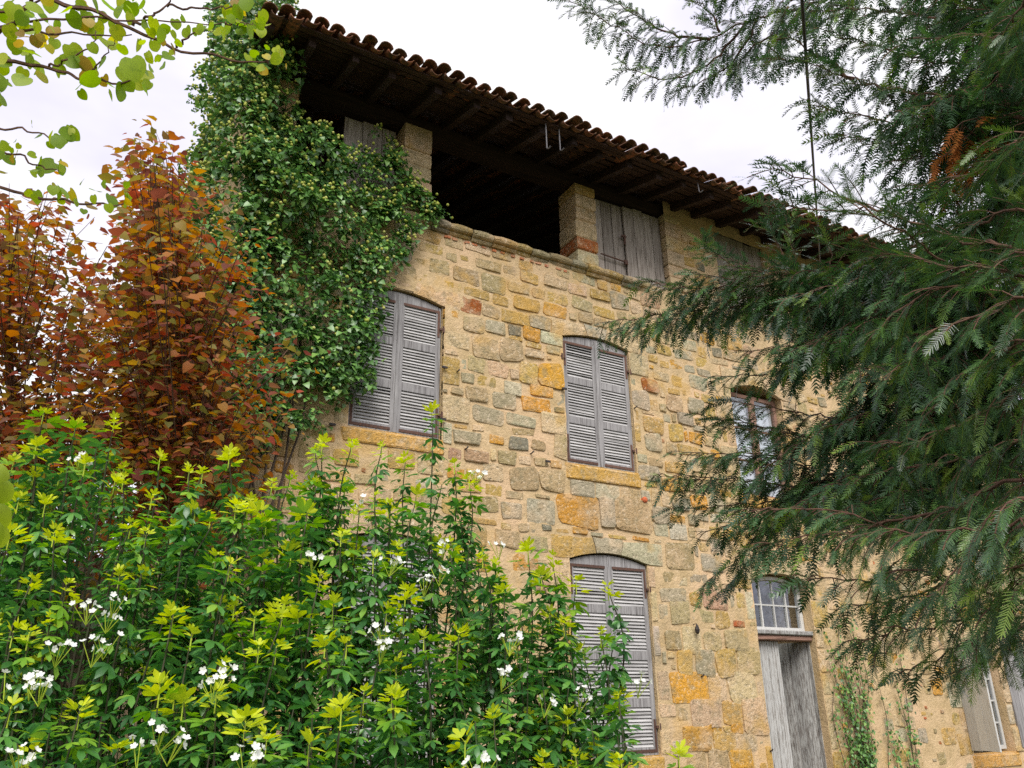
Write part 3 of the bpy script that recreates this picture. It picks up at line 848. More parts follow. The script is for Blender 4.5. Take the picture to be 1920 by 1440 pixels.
# ------------------------------------------------------------------ louvred shutters
def louvre_pair(w, zsp, y=YF + 0.03, slat_objects=True, missing=()):
    a, b, c, d = OPEN[w]
    xm = (a + b) / 2
    for leaf in (0, 1):
        l, r = (a + 0.012, xm - 0.004) if leaf == 0 else (xm + 0.004, b - 0.012)
        z0 = c + 0.014
        top = lambda x: arch_z(x, a, b, zsp, d) - 0.022
        st = 0.062
        th = 0.034
        m = MB()
        # stiles follow the arch at the top
        for xa, xb in ((l, l + st), (r - st, r)):
            za, zb = top(xa), top(xb)
            V = [(xa, y, z0), (xb, y, z0), (xb, y, zb), (xa, y, za), (xa, y + th, z0), (xb, y + th, z0), (xb, y + th, zb), (xa, y + th, za)]
            m.add(V, [(0, 1, 2, 3), (5, 4, 7, 6), (4, 0, 3, 7), (1, 5, 6, 2), (3, 2, 6, 7)])
        pz1 = zsp - 0.085                      # top of the louvred panels
        n = 7
        tx = np.linspace(l + st, r - st, n)
        V = [(x, y + 0.003, pz1) for x in tx] + [(x, y + 0.003, top(x)) for x in tx] + [(x, y + th, pz1) for x in tx] + [(x, y + th, top(x)) for x in tx]
        m.add(V, [f for i in range(n - 1) for f in ((i, i + 1, n + i + 1, n + i), (i + 1, i, 2 * n + i, 2 * n + i + 1), (n + i, n + i + 1, 3 * n + i + 1, 3 * n + i))])
        pz0 = z0 + 0.085
        m.box(l + st, y + 0.003, z0, r - st, y + th, pz0)
        H = pz1 - pz0
        npan = 3 if H < 2 else 4
        rail = 0.095
        ph = (H - rail * (npan - 1)) / npan
        for k in range(1, npan):
            zz = pz0 + k * ph + (k - 1) * rail
            m.box(l + st, y + 0.003, zz, r - st, y + th, zz + rail)
        if leaf == 1:       # cover strip over the meeting edges
            m.box(l - 0.022, y - 0.012, z0 + 0.01, l + 0.022, y - 0.001, top(l) - 0.02)
        sh = m.build('shutter', M_SHUT, house)
        # slats
        pitch = 0.037
        ns = int(ph / pitch)
        sw = (r - st) - (l + st) + 0.01
        hh, t2, an = 0.024, 0.004, math.radians(33)
        co, si = math.cos(an), math.sin(an)
        SV = []
        for sx in (-sw / 2, sw / 2):
            for (u, v) in ((-hh, -t2), (hh, -t2), (hh, t2), (-hh, t2)):
                SV.append((sx, v * co + u * si, u * co - v * si))
        SF = [(0, 1, 2, 3), (7, 6, 5, 4), (0, 4, 5, 1), (1, 5, 6, 2), (2, 6, 7, 3), (3, 7, 4, 0)]
        sm = make_mesh('slat', SV, SF, M_SLAT)
        acc = MB()
        for k in range(npan):
            base = pz0 + k * (ph + rail)
            for q in range(ns):
                if (leaf, k, q) in missing:
                    continue
                zz = base + (q + 0.5) * ph / ns
                pos = ((l + r) / 2, y + 0.018, zz)
                if slat_objects:
                    o = link('slat', sm, pos, sh)
                    o.rotation_euler = (random.gauss(0, 0.05) + (random.uniform(-0.4, 0.3) if random.random() < 0.12 else 0), random.gauss(0, 0.006), 0)
                else:
                    acc.add(np.array(SV) + pos, SF)
        if not slat_objects:
            acc.build('slats', M_SLAT, sh, stuff=True)
        # iron angle straps at the corners
        out = l if leaf == 0 else r
        s = 1 if leaf == 0 else -1
        inn = (r - 0.05) if leaf == 0 else (l + 0.05)
        for zz, dirz in ((pz1 + 0.015, -1), (z0 + 0.045, 1)):
            m = MB()
            xa, xb = sorted((out + s * 0.012, inn))
            m.box(xa, y - 0.006, zz - 0.016, xb, y - 0.0005, zz + 0.016)
            xa, xb = sorted((out + s * 0.012, out + s * 0.042))
            L = 0.34
            za, zb = sorted((zz + dirz * 0.016, zz + dirz * L))
            m.box(xa, y - 0.0062, za, xb, y - 0.0007, zb)
            m.build('iron_strap', M_RUST, sh)
        for zz in (pz1 - 0.22, z0 + 0.3):
            m = MB()
            xa, xb = sorted((out + s * 0.02, out - s * 0.055))
            m.box(xa, y - 0.03, zz - 0.014, xb, y - 0.007, zz + 0.014)
            m.tube([(out - s * 0.03, y - 0.03, zz - 0.04), (out - s * 0.03, y - 0.03, zz + 0.04)], 0.014, 6)
            m.build('hinge', M_RUST, sh)
louvre_pair('w1', 6.11)
louvre_pair('w2', 6.12)
louvre_pair('w4', 3.18, missing=((0, 3, 12), (0, 3, 11), (0, 0, 9)))
louvre_pair('wl', 3.18, slat_objects=False)

# ------------------------------------------------------------------ glazed upper window behind the yew
def casement(name, a, b, z0, z1, y, cols, rows, mat, bar=0.028, fr=0.055, arch=None):
    m = MB()
    m.box(a, y, z0, a + fr, y + 0.05, z1); m.box(b - fr, y, z0, b, y + 0.05, z1)
    m.box(a + fr, y + 0.002, z0, b - fr, y + 0.05, z0 + fr); m.box(a + fr, y + 0.002, z1 - fr, b - fr, y + 0.05, z1)
    root = m.build(name, mat, house)
    ia, ib, ja, jb = a + fr, b - fr, z0 + fr, z1 - fr
    for k in range(1, cols):
        xx = ia + (ib - ia) * k / cols
        MB().box(xx - bar / 2, y + 0.006, ja, xx + bar / 2, y + 0.04, jb).build('glazing_bar', mat, root)
    for k in range(1, rows):
        zz = ja + (jb - ja) * k / rows
        MB().box(ia, y + 0.008, zz - bar / 2, ib, y + 0.038, zz + bar / 2).build('glazing_bar', mat, root)
    for i in range(cols):
        for j in range(rows):
            xa, xb = ia + (ib - ia) * i / cols, ia + (ib - ia) * (i + 1) / cols
            za, zb = ja + (jb - ja) * j / rows, ja + (jb - ja) * (j + 1) / rows
            t = random.uniform(-0.006, 0.006)
            obj('pane', [(xa, y + 0.022 + t, za), (xb, y + 0.022 - t, za), (xb, y + 0.022 - t, zb), (xa, y + 0.022 + t, zb)], [(0, 1, 2, 3)], M_GLASS, root)
    return root
casement('glazed_window', 8.52, 9.05, 4.32, 5.93, YF + 0.12, 1, 3, M_TRIM)
casement('glazed_window', 9.06, 9.58, 4.32, 5.93, YF + 0.122, 1, 3, M_TRIM)
n = 40
cxx = np.linspace(8.52, 9.58, n); cyy = YF + 0.22 + 0.015 * np.sin(np.linspace(0, 38, n))
V = np.vstack([np.stack([cxx, cyy, np.full(n, 4.32)], 1), np.stack([cxx, cyy, np.full(n, 5.95)], 1)])
obj('curtain', V, [(i, i + 1, n + i + 1, n + i) for i in range(n - 1)], M_CURTAIN, house, smooth=True)

# ------------------------------------------------------------------ door with arched fanlight
a, b, _, d = OPEN['door']
yD = YF + 0.15
m = MB()                                            # fanlight frame
za = 2.46
top = lambda x: arch_z(x, a, b, 3.10, 3.22) - 0.03
for xa, xb in ((a + 0.01, a + 0.06), (b - 0.07, b - 0.01)):
    V = [(xa, yD, za), (xb, yD, za), (xb, yD, top(xb)), (xa, yD, top(xa)), (xa, yD + 0.06, za), (xb, yD + 0.06, za), (xb, yD + 0.06, top(xb)), (xa, yD + 0.06, top(xa))]
    m.add(V, [(0, 1, 2, 3), (5, 4, 7, 6), (4, 0, 3, 7), (1, 5, 6, 2), (3, 2, 6, 7)])
tx = np.linspace(a + 0.06, b - 0.07, 10)
V = [(x, yD - 0.02, top(x) - 0.045) for x in tx] + [(x, yD - 0.02, top(x)) for x in tx] + [(x, yD + 0.06, top(x) - 0.045) for x in tx] + [(x, yD + 0.06, top(x)) for x in tx]
m.add(V, [f for i in range(9) for f in ((i, i + 1, 11 + i, 10 + i), (i + 1, i, 20 + i, 21 + i), (10 + i, 11 + i, 31 + i, 30 + i))])
m.box(a + 0.06, yD, za, b - 0.07, yD + 0.06, za + 0.045)
fan = m.build('fanlight', M_WHITE, house)
fx = np.linspace(a + 0.06, b - 0.07, 5)
zmid = 2.80
for x in fx[1:-1]:
    MB().box(x - 0.010, yD + 0.006, za + 0.045, x + 0.010, yD + 0.045, top(x) - 0.045).build('glazing_bar', M_WHITE, fan)
MB().box(fx[0], yD + 0.009, zmid - 0.010, fx[-1], yD + 0.042, zmid + 0.010).build('glazing_bar', M_WHITE, fan)
for i in range(4):
    xa, xb = fx[i], fx[i + 1]
    for z0_, z1a, z1b in ((za + 0.045, zmid, zmid), (zmid, top(xa) - 0.05, top(xb) - 0.05)):
        t = random.uniform(-0.007, 0.007)
        obj('pane', [(xa, yD + 0.025 + t, z0_), (xb, yD + 0.025 - t, z0_), (xb, yD + 0.025 - t, z1b), (xa, yD + 0.025 + t, z1a)], [(0, 1, 2, 3)], M_GLASS, fan)
MB().box(a + 0.004, YF + 0.01, 2.395, b - 0.004, yD + 0.1, 2.455, 0.012).build('weather_board', M_DOOR, house)
MB().box(a + 0.004, YF + 0.045, 2.325, b - 0.004, yD + 0.1, 2.392, 0.012).build('door_transom', M_TRIM, house)
M_DOOR_LIT = mat_wood('flaking_white_paint_lit', (0.26, 0.235, 0.21), (0.05, 0.045, 0.04), (0.38, 0.35, 0.32), paint=(0.50, 0.50, 0.485), amount=0.53)  # paler copy of the flaking paint, this leaf's brighter light put into colour
def door_leaf(x_h, width, sgn, ang, y, M_DOOR=M_DOOR):
    """leaf of vertical boards hung at x_h; opens inwards by ang"""
    z0, z1 = 0.03, 2.318
    c, s = math.cos(ang), math.sin(ang)
    def tr(V):
        V = np.array(V, float)
        u = V[:, 0]; w_ = V[:, 1]
        return np.stack([x_h + sgn * (u * c) + (w_ * s) * (-sgn) * -1 * 0 + sgn * -w_ * s * -1 * 0, y + u * s + w_ * c, V[:, 2]], 1)
    m = MB().box(0.02, 0.036, 0.25, width - 0.02, 0.065, 0.37).box(0.02, 0.036, 1.85, width - 0.02, 0.065, 1.97)
    root = obj('door_leaf', tr(np.vstack(m.V)), m.F, M_DOOR, house)
    n = 4
    for k in range(n):
        u0, u1 = width * k / n, width * (k + 1) / n
        m = MB().box(u0 + 0.002, random.uniform(-0.003, 0.003), z0 + random.uniform(0, 0.03), u1 - 0.002, 0.035, z1, 0.009)
        m.box(u0 + 0.04, -0.009, z0 + 0.03, u0 + 0.062, 0.0, z1 - 0.01)
        obj('board', tr(np.vstack(m.V)), m.F, M_DOOR, root)
    return root
door_leaf(a + 0.012, 0.53, 1, 0.0, yD, M_DOOR_LIT)
door_leaf(b - 0.012, 0.53, -1, math.radians(66), yD + 0.01)  # ajar leaf in the greyer paint, its shade put into the colour
m = MB().box(a - 0.0, yD + 0.0, 0, a + 0.012, yD + 0.08, 2.32).box(b - 0.011, yD - 0.04, 0, b, yD + 0.08, 2.32)
m.build('door_frame', M_DOOR, house)
MB().box(a - 0.1, YF - 0.3, -0.1, b + 0.1, YF + 0.3, 0.02).build('door_step', M_STONE, house, col=STC['G'])

# ------------------------------------------------------------------ small window low on the right with an open white shutter
casement('small_window', 12.80, 13.30, 0.80, 2.22, YF + 0.10, 2, 4, M_WHITE, 0.025)
casement('small_window', 13.31, 13.80, 0.80, 2.22, YF + 0.102, 2, 4, M_WHITE, 0.025)
def open_shutter(xh, width, z0, z1, direction, mat, n=3):
    dx, dy = direction
    L = math.hypot(dx, dy); dx /= L; dy /= L
    root = None
    for k in range(n):
        u0, u1 = width * k / n + 0.002, width * (k + 1) / n - 0.002
        V = []
        for zz in (z0, z1):
            for u, w_ in ((u0, 0), (u1, 0), (u1, 0.028), (u0, 0.028)):
                V.append((xh + dx * u - dy * w_, YF - 0.03 + dy * u + dx * w_, zz + random.uniform(-0.01, 0.01)))
        F = [(0, 1, 2, 3), (7, 6, 5, 4), (0, 4, 5, 1), (1, 5, 6, 2), (2, 6, 7, 3), (3, 7, 4, 0)]
        if root is None: root = obj('board_shutter', V, F, mat, house)
        else: obj('board', V, F, mat, root)
open_shutter(12.66, 0.52, 0.82, 2.28, (-0.25, -1), M_WHITE)
open_shutter(14.02, 0.52, 0.82, 2.28, (1, -0.12), M_SHUT)

# ------------------------------------------------------------------ ironwork left in the wall
def hook(px, py, kind=0):
    p = FA(px, py, YF - 0.02)
    if kind == 0:
        c = [p + (0, 0.06, 0), p + (0, -0.015, 0.0), p + (0.005, -0.03, 0.008), p + (0.016, -0.035, 0.024)]
        MB().tube(curve(c, 8), 0.009, 6).build('iron_hook', M_IRON, wall)
    elif kind == 1:    # latch dog
        m = MB().box(p[0] - 0.04, p[1] - 0.035, p[2] - 0.012, p[0] + 0.03, p[1] - 0.015, p[2] + 0.012).tube([p + (0, 0.05, 0), p + (0, -0.03, 0)], 0.009, 6)
        m.build('shutter_stay', M_IRON, wall)
    else:              # hanging drop
        pts = [p + (0, -0.05, 0.05), p + (0, -0.05, 0.02), p + (0, -0.05, -0.02), p + (0, -0.05, -0.055), p + (0, -0.05, -0.075)]
        m = MB().tube(pts, [0.004, 0.02, 0.033, 0.026, 0.006], 8).tube([p + (0, 0.05, 0.05), p + (0, -0.05, 0.05)], 0.005, 5)
        m.build('iron_drop', M_IRON, wall)
for q in ((623, 797, 1), (833, 690, 1), (830, 787, 1), (873, 842, 0), (1026, 866, 1), (996, 850, 0), (1232, 902, 1), (1222, 897, 0), (1302, 1178, 2), (1315, 1268, 0), (1444, 1408, 0), (1190, 765, 0), (857, 697, 0), (1057, 730, 1)):
    hook(*q)
p = FA(1209, 937, YF - 0.02)
MB().tube([p + (0, 0.03, 0), p + (0, -0.01, 0), p + (0, -0.025, 0)], [0.045, 0.04, 0.02], 9).build('clay_plug', mat_plain('red_clay', (0.55, 0.13, 0.05), (0.45, 0.12, 0.05), 20), wall)

# ------------------------------------------------------------------ cable
e0 = FA(1543, 578, YF - 0.03)
e1 = P(1486, -260, 2.6)
tag(MB().tube(curve([e0, (e0 + e1) / 2 + (0, 0, -0.03), e1], 24), 0.008, 6).build('overhead_cable', M_CABLE), 'black overhead cable running up from the house wall past the yew', 'cable')

# ================================================================== vegetation
def frames(X, Zh):
    X = nrm(X)
    Z = nrm(Zh - (Zh * X).sum(-1, keepdims=True) * X)
    return X, np.cross(Z, X), Z
def scatter(TV, TF, pos, X, Y, Z, s):
    s = np.asarray(s)[:, None, None]
    V = pos[:, None] + s * (TV[None, :, 0:1] * X[:, None] + TV[None, :, 1:2] * Y[:, None] + TV[None, :, 2:3] * Z[:, None])
    n = len(TV)
    F = (np.asarray(TF)[None] + (np.arange(len(pos)) * n)[:, None, None]).reshape(-1, np.shape(TF)[1])
    return V.reshape(-1, 3), F
def strip_leaf(xs, ws, dx=None, fold=0.18, curl=0.12, quads=True):
    """leaf along +X: midrib stations xs with half widths ws, folded along the midrib and curling down at the tip"""
    xs = np.array(xs, float); ws = np.array(ws, float)
    dx = np.zeros(len(xs)) if dx is None else np.array(dx, float)
    zc = -curl * xs ** 2
    M = np.stack([xs, 0 * xs, zc - 0.0], 1)
    L = np.stack([xs + dx, ws, zc + fold * ws], 1)
    R = np.stack([xs + dx, -ws, zc + fold * ws], 1)
    n = len(xs)
    V = np.vstack([M, L, R])
    F = []
    for i in range(n - 1):
        F += [(i, i + 1, n + i + 1, n + i), (i + 1, i, 2 * n + i, 2 * n + i + 1)]
    return V, np.array(F)
def emit(parent, part, stuff_name, TV, TF, pos, X, Y, Z, s, mat, n_obj=300, tints=None, margin=0):
    """the leaves that show largest become objects of their own, the rest one part of kind stuff"""
    pos = np.asarray(pos); s = np.asarray(s)
    qx, qy, dd = proj(pos)
    inside = (qx > -margin) & (qx < 1920 + margin) & (qy > -margin) & (qy < 1440 + margin) & (dd > 0.2)
    score = np.where(inside, s / np.maximum(dd, 0.2), -1) * (0.7 + 0.6 * RNG.random(len(pos)))
    order = np.argsort(-score)
    n_obj = int(min(n_obj, inside.sum()))
    top, rest = order[:n_obj], order[n_obj:]
    if n_obj:
        at = {'tint': ('FLOAT', np.zeros(len(TV)))} if tints is not None else None
        me = make_mesh(part, TV, np.asarray(TF), mat, True, at)
        po = ORG[parent.name]
        for i in top:
            o = bpy.data.objects.new(part, me)
            COL.objects.link(o)
            o.parent = parent
            p = pos[i] - po
            o.matrix_basis = Matrix(((X[i][0] * s[i], Y[i][0] * s[i], Z[i][0] * s[i], p[0]), (X[i][1] * s[i], Y[i][1] * s[i], Z[i][1] * s[i], p[1]),
                                     (X[i][2] * s[i], Y[i][2] * s[i], Z[i][2] * s[i], p[2]), (0, 0, 0, 1)))
    if len(rest):
        V, F = scatter(TV, TF, pos[rest], X[rest], Y[rest], Z[rest], s[rest])
        at = None
        if tints is not None:
            at = {'tint': ('FLOAT', np.repeat(np.asarray(tints)[rest], len(TV)))}
        obj(stuff_name, V, F, mat, parent, smooth=True, attrs=at, stuff=True, origin=ORG[parent.name])
def rv(n, s=1.0):
    return RNG.normal(0, s, (n, 3))
ZUP = np.array([0, 0, 1.0])

# ------------------------------------------------------------------ ivy over the left end of the house
M_IVY = mat_leaf('ivy_leaf', [(0, (0.04, 0.10, 0.03)), (0.3, (0.07, 0.17, 0.045)), (0.6, (0.115, 0.25, 0.055)), (0.85, (0.16, 0.32, 0.07)), (1, (0.24, 0.40, 0.085))], 0.34, 0.18, 0.5)
M_UMBEL = mat_leaf('ivy_umbel', [(0, (0.30, 0.37, 0.06)), (0.6, (0.45, 0.48, 0.10)), (1, (0.55, 0.55, 0.18))], 0.7, 0.1, 0.2)
ivy = empty('ivy', (1.2, 7.8, 0), 'thick dark green ivy with yellow flower heads covering the left end of the house', 'ivy')
IVP = [(395, 95), (430, 60), (480, 95), (530, 135), (545, 225), (575, 265), (605, 300), (650, 315), (672, 300), (716, 315), (742, 300), (764, 345), (790, 385), (818, 402), (770, 450), (738, 505),
       (712, 530), (705, 600), (697, 660), (690, 735), (640, 750), (600, 785), (560, 800), (500, 845), (430, 850), (380, 700), (350, 500), (350, 300)]
ivp_f = np.array([FA(*q)[[0, 2]] for q in IVP])
rng = np.random.default_rng(5)
pos, dirs, nor, siz = [], [], [], []
umb = []
def ivy_clump(c, n_out, r, n, big=0.06):
    """a bushy ivy shoot: leaves over the outer half of a clump"""
    a = nrm(rng.normal(0, 1, (n, 3)) + n_out * 0.9 + ZUP * 0.35)
    p = c + a * r * rng.uniform(0.55, 1.0, (n, 1))
    pos.append(p)
    d = nrm(a * 0.8 + rng.normal(0, 0.45, (n, 3)) + np.array([0, 0, -0.55]))
    dirs.append(d)
    nor.append(nrm(a * 1.3 + n_out * 0.4 + ZUP * 0.7 + rng.normal(0, 0.28, (n, 3))))
    siz.append(rng.uniform(0.45, 1.25, n) * big)
    k = rng.poisson((1.7 if n_out[0] == 0 else 3.0) * min(1, max(0.1, (c[2] - 5.0) / 2.5)))
    for _ in range(k):
        q = nrm(n_out + ZUP * 0.8 + rng.normal(0, 0.5, 3))
        umb.append(c + q * (r + rng.uniform(0.0, 0.05)))
F_OUT, G_OUT = np.array([0, -1.0, 0]), np.array([-1.0, 0, 0])
lo, hi = ivp_f.min(0), ivp_f.max(0)
cnt = 0
while cnt < 900:
    x, z = rng.uniform(1.1, hi[0]), rng.uniform(lo[1], 9.0)
    if not inpoly(np.array(x), np.array(z), ivp_f):
        continue
    edge = min(1.0, max(0.0, (3.2 - x) / 1.4))
    lump = 0.5 + 0.5 * mnoise.noise(Vector((x * 1.7, z * 1.7, 5)))
    thick = 0.05 + (0.70 * edge + 0.10) * lump ** 1.3
    if mnoise.noise(Vector((x * 2.3, z * 2.6, 11))) < -0.42 and x > 1.7 and rng.random() < 0.8:
        continue
    ivy_clump(np.array([x, 8.0 - 0.06 - thick * rng.uniform(0.3, 1.0), z]), F_OUT, rng.uniform(0.07, 0.16), int(rng.uniform(12, 20)))
    cnt += 1
for k in range(540):      # gable side
    y, z = 7.8 + 4.2 * rng.random() ** 1.6, rng.uniform(2.2, 9.1)
    t = (0.25 + 0.4 * (0.5 + 0.5 * mnoise.noise(Vector((y * 1.3, z * 1.1, 8))))) * min(1, (z - 1.5) / 3)
    ivy_clump(np.array([X0 - t * rng.uniform(0.35, 1.0), y, z]), G_OUT, rng.uniform(0.09, 0.18), int(rng.uniform(11, 19)))
for k in range(330):      # round the corner of the house
    ivy_clump(np.array([rng.uniform(0.95, 1.5), rng.uniform(7.6, 7.98), rng.uniform(3.0, 8.9)]), np.array([-0.6, -0.8, 0]), rng.uniform(0.09, 0.19), 18)
for k in range(150):      # growing over the verge onto the roof
    y = rng.uniform(7.4, 10.5); x = rng.uniform(0.85, 1.9)
    zz = roof_z(y) + rng.uniform(-0.15, 0.42)
    if y < 7.9 and x > 1.05: continue
    ivy_clump(np.array([x - 0.1, y, zz]), np.array([-0.5, -0.5, 0.7]), rng.uniform(0.08, 0.16), 18)
topp = [(392, 110), (398, 20), (425, -60), (545, -60), (553, 28), (505, 40), (480, 100)]
for qx_, qy_ in sample_poly(topp, 170, rng):      # over the roof end
    ivy_clump(FA(qx_, qy_, rng.uniform(8.6, 9.6)), np.array([-0.4, -0.8, 0.3]), rng.uniform(0.09, 0.17), 18)
for k in range(90):      # thin trails hanging on the planks and pillar
    p0 = FA(*[(690, 300), (720, 270), (770, 360), (800, 400), (700, 540), (690, 620), (675, 700), (590, 790), (480, 850), (640, 745)][k % 10])
    p0 = p0 + rng.normal(0, 0.09, 3) * (1, 0, 1)
    ivy_clump(p0 + (0, -0.04, 0), F_OUT, 0.06, 7, 0.05)
pos, dirs, nor, siz = np.vstack(pos), np.vstack(dirs), np.vstack(nor), np.concatenate(siz)
TV, TF = strip_leaf([0, 0.18, 0.52, 1.0], [0.08, 0.46, 0.32, 0.0], [0, -0.12, 0.0, 0], 0.15, 0.2)
X, Y, Z = frames(dirs, nor)
emit(ivy, 'leaf', 'foliage', TV, TF, pos, X, Y, Z, siz * 1.15, M_IVY, 300)
umb = np.array(umb)
ub, uf = [], []
tt = (1 + 5 ** 0.5) / 2
ICO = nrm(np.array([(-1, tt, 0), (1, tt, 0), (-1, -tt, 0), (1, -tt, 0), (0, -1, tt), (0, 1, tt), (0, -1, -tt), (0, 1, -tt), (tt, 0, -1), (tt, 0, 1), (-tt, 0, -1), (-tt, 0, 1)]))
ICF = np.array([(0, 11, 5), (0, 5, 1), (0, 1, 7), (0, 7, 10), (0, 10, 11), (1, 5, 9), (5, 11, 4), (11, 10, 2), (10, 7, 6), (7, 1, 8), (3, 9, 4), (3, 4, 2), (3, 2, 6), (3, 6, 8), (3, 8, 9), (4, 9, 5), (2, 4, 11), (6, 2, 10), (8, 6, 7), (9, 8, 1)])
I3 = np.tile(np.eye(3)[:, None], (1, len(umb), 1))
UV, UF = scatter(ICO, ICF, umb, I3[0], I3[1], I3[2], rng.uniform(0.014, 0.023, len(umb)))
obj('flower_heads', UV, UF, M_UMBEL, ivy, smooth=True, stuff=True)
for k in range(8):       # woody stems
    x0 = rng.uniform(1.3, 2.1); z1 = rng.uniform(5, 8.5)
    c = [np.array([rng.uniform(1.25, 2.2), 7.93, 0.0]), np.array([rng.uniform(1.3, 2.2), 7.93, 2.2]), np.array([x0 + rng.normal(0, .2), 7.92, 4.6]), np.array([min(x0, 2.1) + rng.uniform(-0.3, 0.2), 7.92, z1])]
    MB().tube(curve(c, 16), np.linspace(0.022, 0.005, 16), 5).build('stem', M_BARK, ivy)

# ------------------------------------------------------------------ thin ivy beside the door
vine = empty('climbing_vine', (10.2, 7.9, 0), 'sparse small-leaved creeper climbing the wall right of the old door', 'vine')
pos, dirs, nor, siz = [], [], [], []
for k in range(30):
    x = rng.choice([9.85, 9.98, 10.1, 10.25, 10.75, 11.15], p=[.2, .22, .2, .18, .1, .1]) + rng.normal(0, 0.05)
    h = rng.uniform(1.0, 2.75)
    c = curve([(x, 7.95, 0), (x + rng.normal(0, 0.06), 7.945, h * 0.35), (x + rng.normal(0, 0.1), 7.945, h * 0.7), (x + rng.normal(-0.06, 0.12), 7.94, h)], 24)
    MB().tube(c, np.linspace(0.008, 0.003, 24), 4).build('stem', M_BARK, vine)
    for p in c[3:]:
        n = rng.poisson(2.6)
        pos.append(p + rng.normal(0, 0.045, (n, 3)) * (1, 0.4, 1) + (0, -0.03, 0))
        dirs.append(rng.normal(0, 0.6, (n, 3)) + (0, -0.2, -0.7)); nor.append(rng.normal(0, 0.4, (n, 3)) + (0, -1, 0.4)); siz.append(rng.uniform(0.03, 0.055, n))
pos, dirs, nor, siz = np.vstack(pos), np.vstack(dirs), np.vstack(nor), np.concatenate(siz)
X, Y, Z = frames(dirs, nor)
emit(vine, 'leaf', 'foliage', TV, TF, pos, X, Y, Z, siz, M_IVY, 200)

# ------------------------------------------------------------------ copper-leaved trees on the left
M_COPPER = mat_leaf('copper_leaf', [(0, (0.17, 0.055, 0.045)), (0.14, (0.25, 0.075, 0.04)), (0.30, (0.39, 0.14, 0.033)), (0.48, (0.37, 0.195, 0.033)), (0.64, (0.26, 0.205, 0.04)), (0.78, (0.16, 0.16, 0.04)), (0.88, (0.21, 0.085, 0.055)), (0.95, (0.43, 0.08, 0.04)), (1, (0.22, 0.13, 0.09))], 0.5, 0.45, 0.25)
HV, HF = strip_leaf([0, 0.10, 0.42, 0.78, 1.04], [0.02, 0.38, 0.47, 0.24, 0.0], [0, -0.14, -0.02, 0, 0], 0.22, 0.22)
def broad_tree(name, label, cat, base, stem_px, polys, n_targets, depth, jd, leaf, mat, bark, step=0.034, seed=1, rise=0.6, n_obj=300, group=None):
    rg = np.random.default_rng(seed)
    root = empty(name, base, label, cat, group)
    trunk = curve([base] + [P(*q) for q in stem_px], 40)
    MB().tube(trunk, np.linspace(0.055, 0.012, 40), 8).build('trunk', bark, root, smooth=True)
    pos, dirs, nor, siz = [], [], [], []
    twigs = MB()
    nb = 0
    tg = np.vstack([sample_poly(pl, int(n_targets * f), rg) for pl, f in polys])
    tg = tg + rg.normal(0, 16, tg.shape)
    for (px, py) in tg:
        t = P(px, py, depth + rg.normal(0, jd))
        zt = t[2]
        # leaves the trunk lower down and rises to the tip
        cand = trunk[(trunk[:, 2] < zt - 0.15)]
        hor = np.linalg.norm((trunk - t)[:, :2], axis=1)
        want = zt - hor.mean() * rise - rg.uniform(0.1, 0.5)
        i = int(np.argmin(abs(trunk[:, 2] - max(want, 0.5))))
        s = trunk[i]
        mid = s * 0.45 + t * 0.55 + np.array([0, 0, -0.12 * rise]) + rg.normal(0, 0.05, 3)
        c = curve([s, mid, t], 14)
        L = np.linalg.norm(np.diff(c, axis=0), axis=1).sum()
        if nb < 40 and L > 0.8:
            MB().tube(c, np.linspace(0.009, 0.0025, 14), 5).build('branch', bark, root); nb += 1
        else:
            twigs.tube(c[5:], np.linspace(0.005, 0.0015, 9), 4, False)
        n = max(6, int(min(L, 0.75) / step))
        u = 1 - rg.random(n) * min(1.0, 0.75 / L)
        idx = np.clip((u * 13).astype(int), 0, 12); fr = (u * 13 - idx)[:, None]
        p = c[idx] * (1 - fr) + c[idx + 1] * fr
        T = nrm(c[idx + 1] - c[idx])
        side = nrm(np.cross(T, ZUP)) * rg.choice([-1, 1], n)[:, None]
        d = nrm(T * 0.35 + side * 0.9 + rg.normal(0, 0.35, (n, 3)) + np.array([0, 0, -0.35]))
        p = p + d * leaf * 0.45 + rg.normal(0, 0.075, (n, 3))
        pos.append(p); dirs.append(d)
        nor.append(ZUP * 1.1 + rg.normal(0, 0.42, (n, 3)) + np.array([-0.1, -0.15, 0])); siz.append(leaf * rg.uniform(0.45, 1.2, n))
    if twigs.n:
        twigs.build('twigs', bark, root, stuff=True)
    pos, dirs, nor, siz = np.vstack(pos), np.vstack(dirs), np.vstack(nor), np.concatenate(siz)
    X, Y, Z = frames(dirs, nor)
    emit(root, 'leaf', 'foliage', HV, HF, pos, X, Y, Z, siz, mat, n_obj)
    return root
b1 = P(350, 1300, 5.6); b1[2] = 0
broad_tree('copper_tree', 'slender rust-red tree standing in front of the ivy beside the house', 'tree', b1, [(345, 1000, 5.6), (340, 800, 5.6), (325, 640, 5.6), (305, 480, 5.6), (290, 360, 5.6), (285, 310, 5.6)],
           [([(232, 300), (245, 240), (300, 240), (335, 330), (390, 390), (480, 440), (492, 520), (480, 640), (560, 640), (560, 720), (520, 790), (440, 850), (230, 850), (190, 700), (200, 520), (255, 440)], 0.8),
            ([(240, 250), (300, 245), (370, 380), (420, 520), (400, 640), (260, 640), (250, 400)], 0.35), ([(150, 760), (520, 760), (480, 980), (120, 980)], 0.2), ([(130, 520), (260, 430), (300, 620), (260, 820), (110, 820)], 0.22)], 360, 5.6, 0.6, 0.060, M_COPPER, M_BARKR, seed=3, rise=0.35)
b2 = P(60, 1300, 6.6); b2[2] = 0
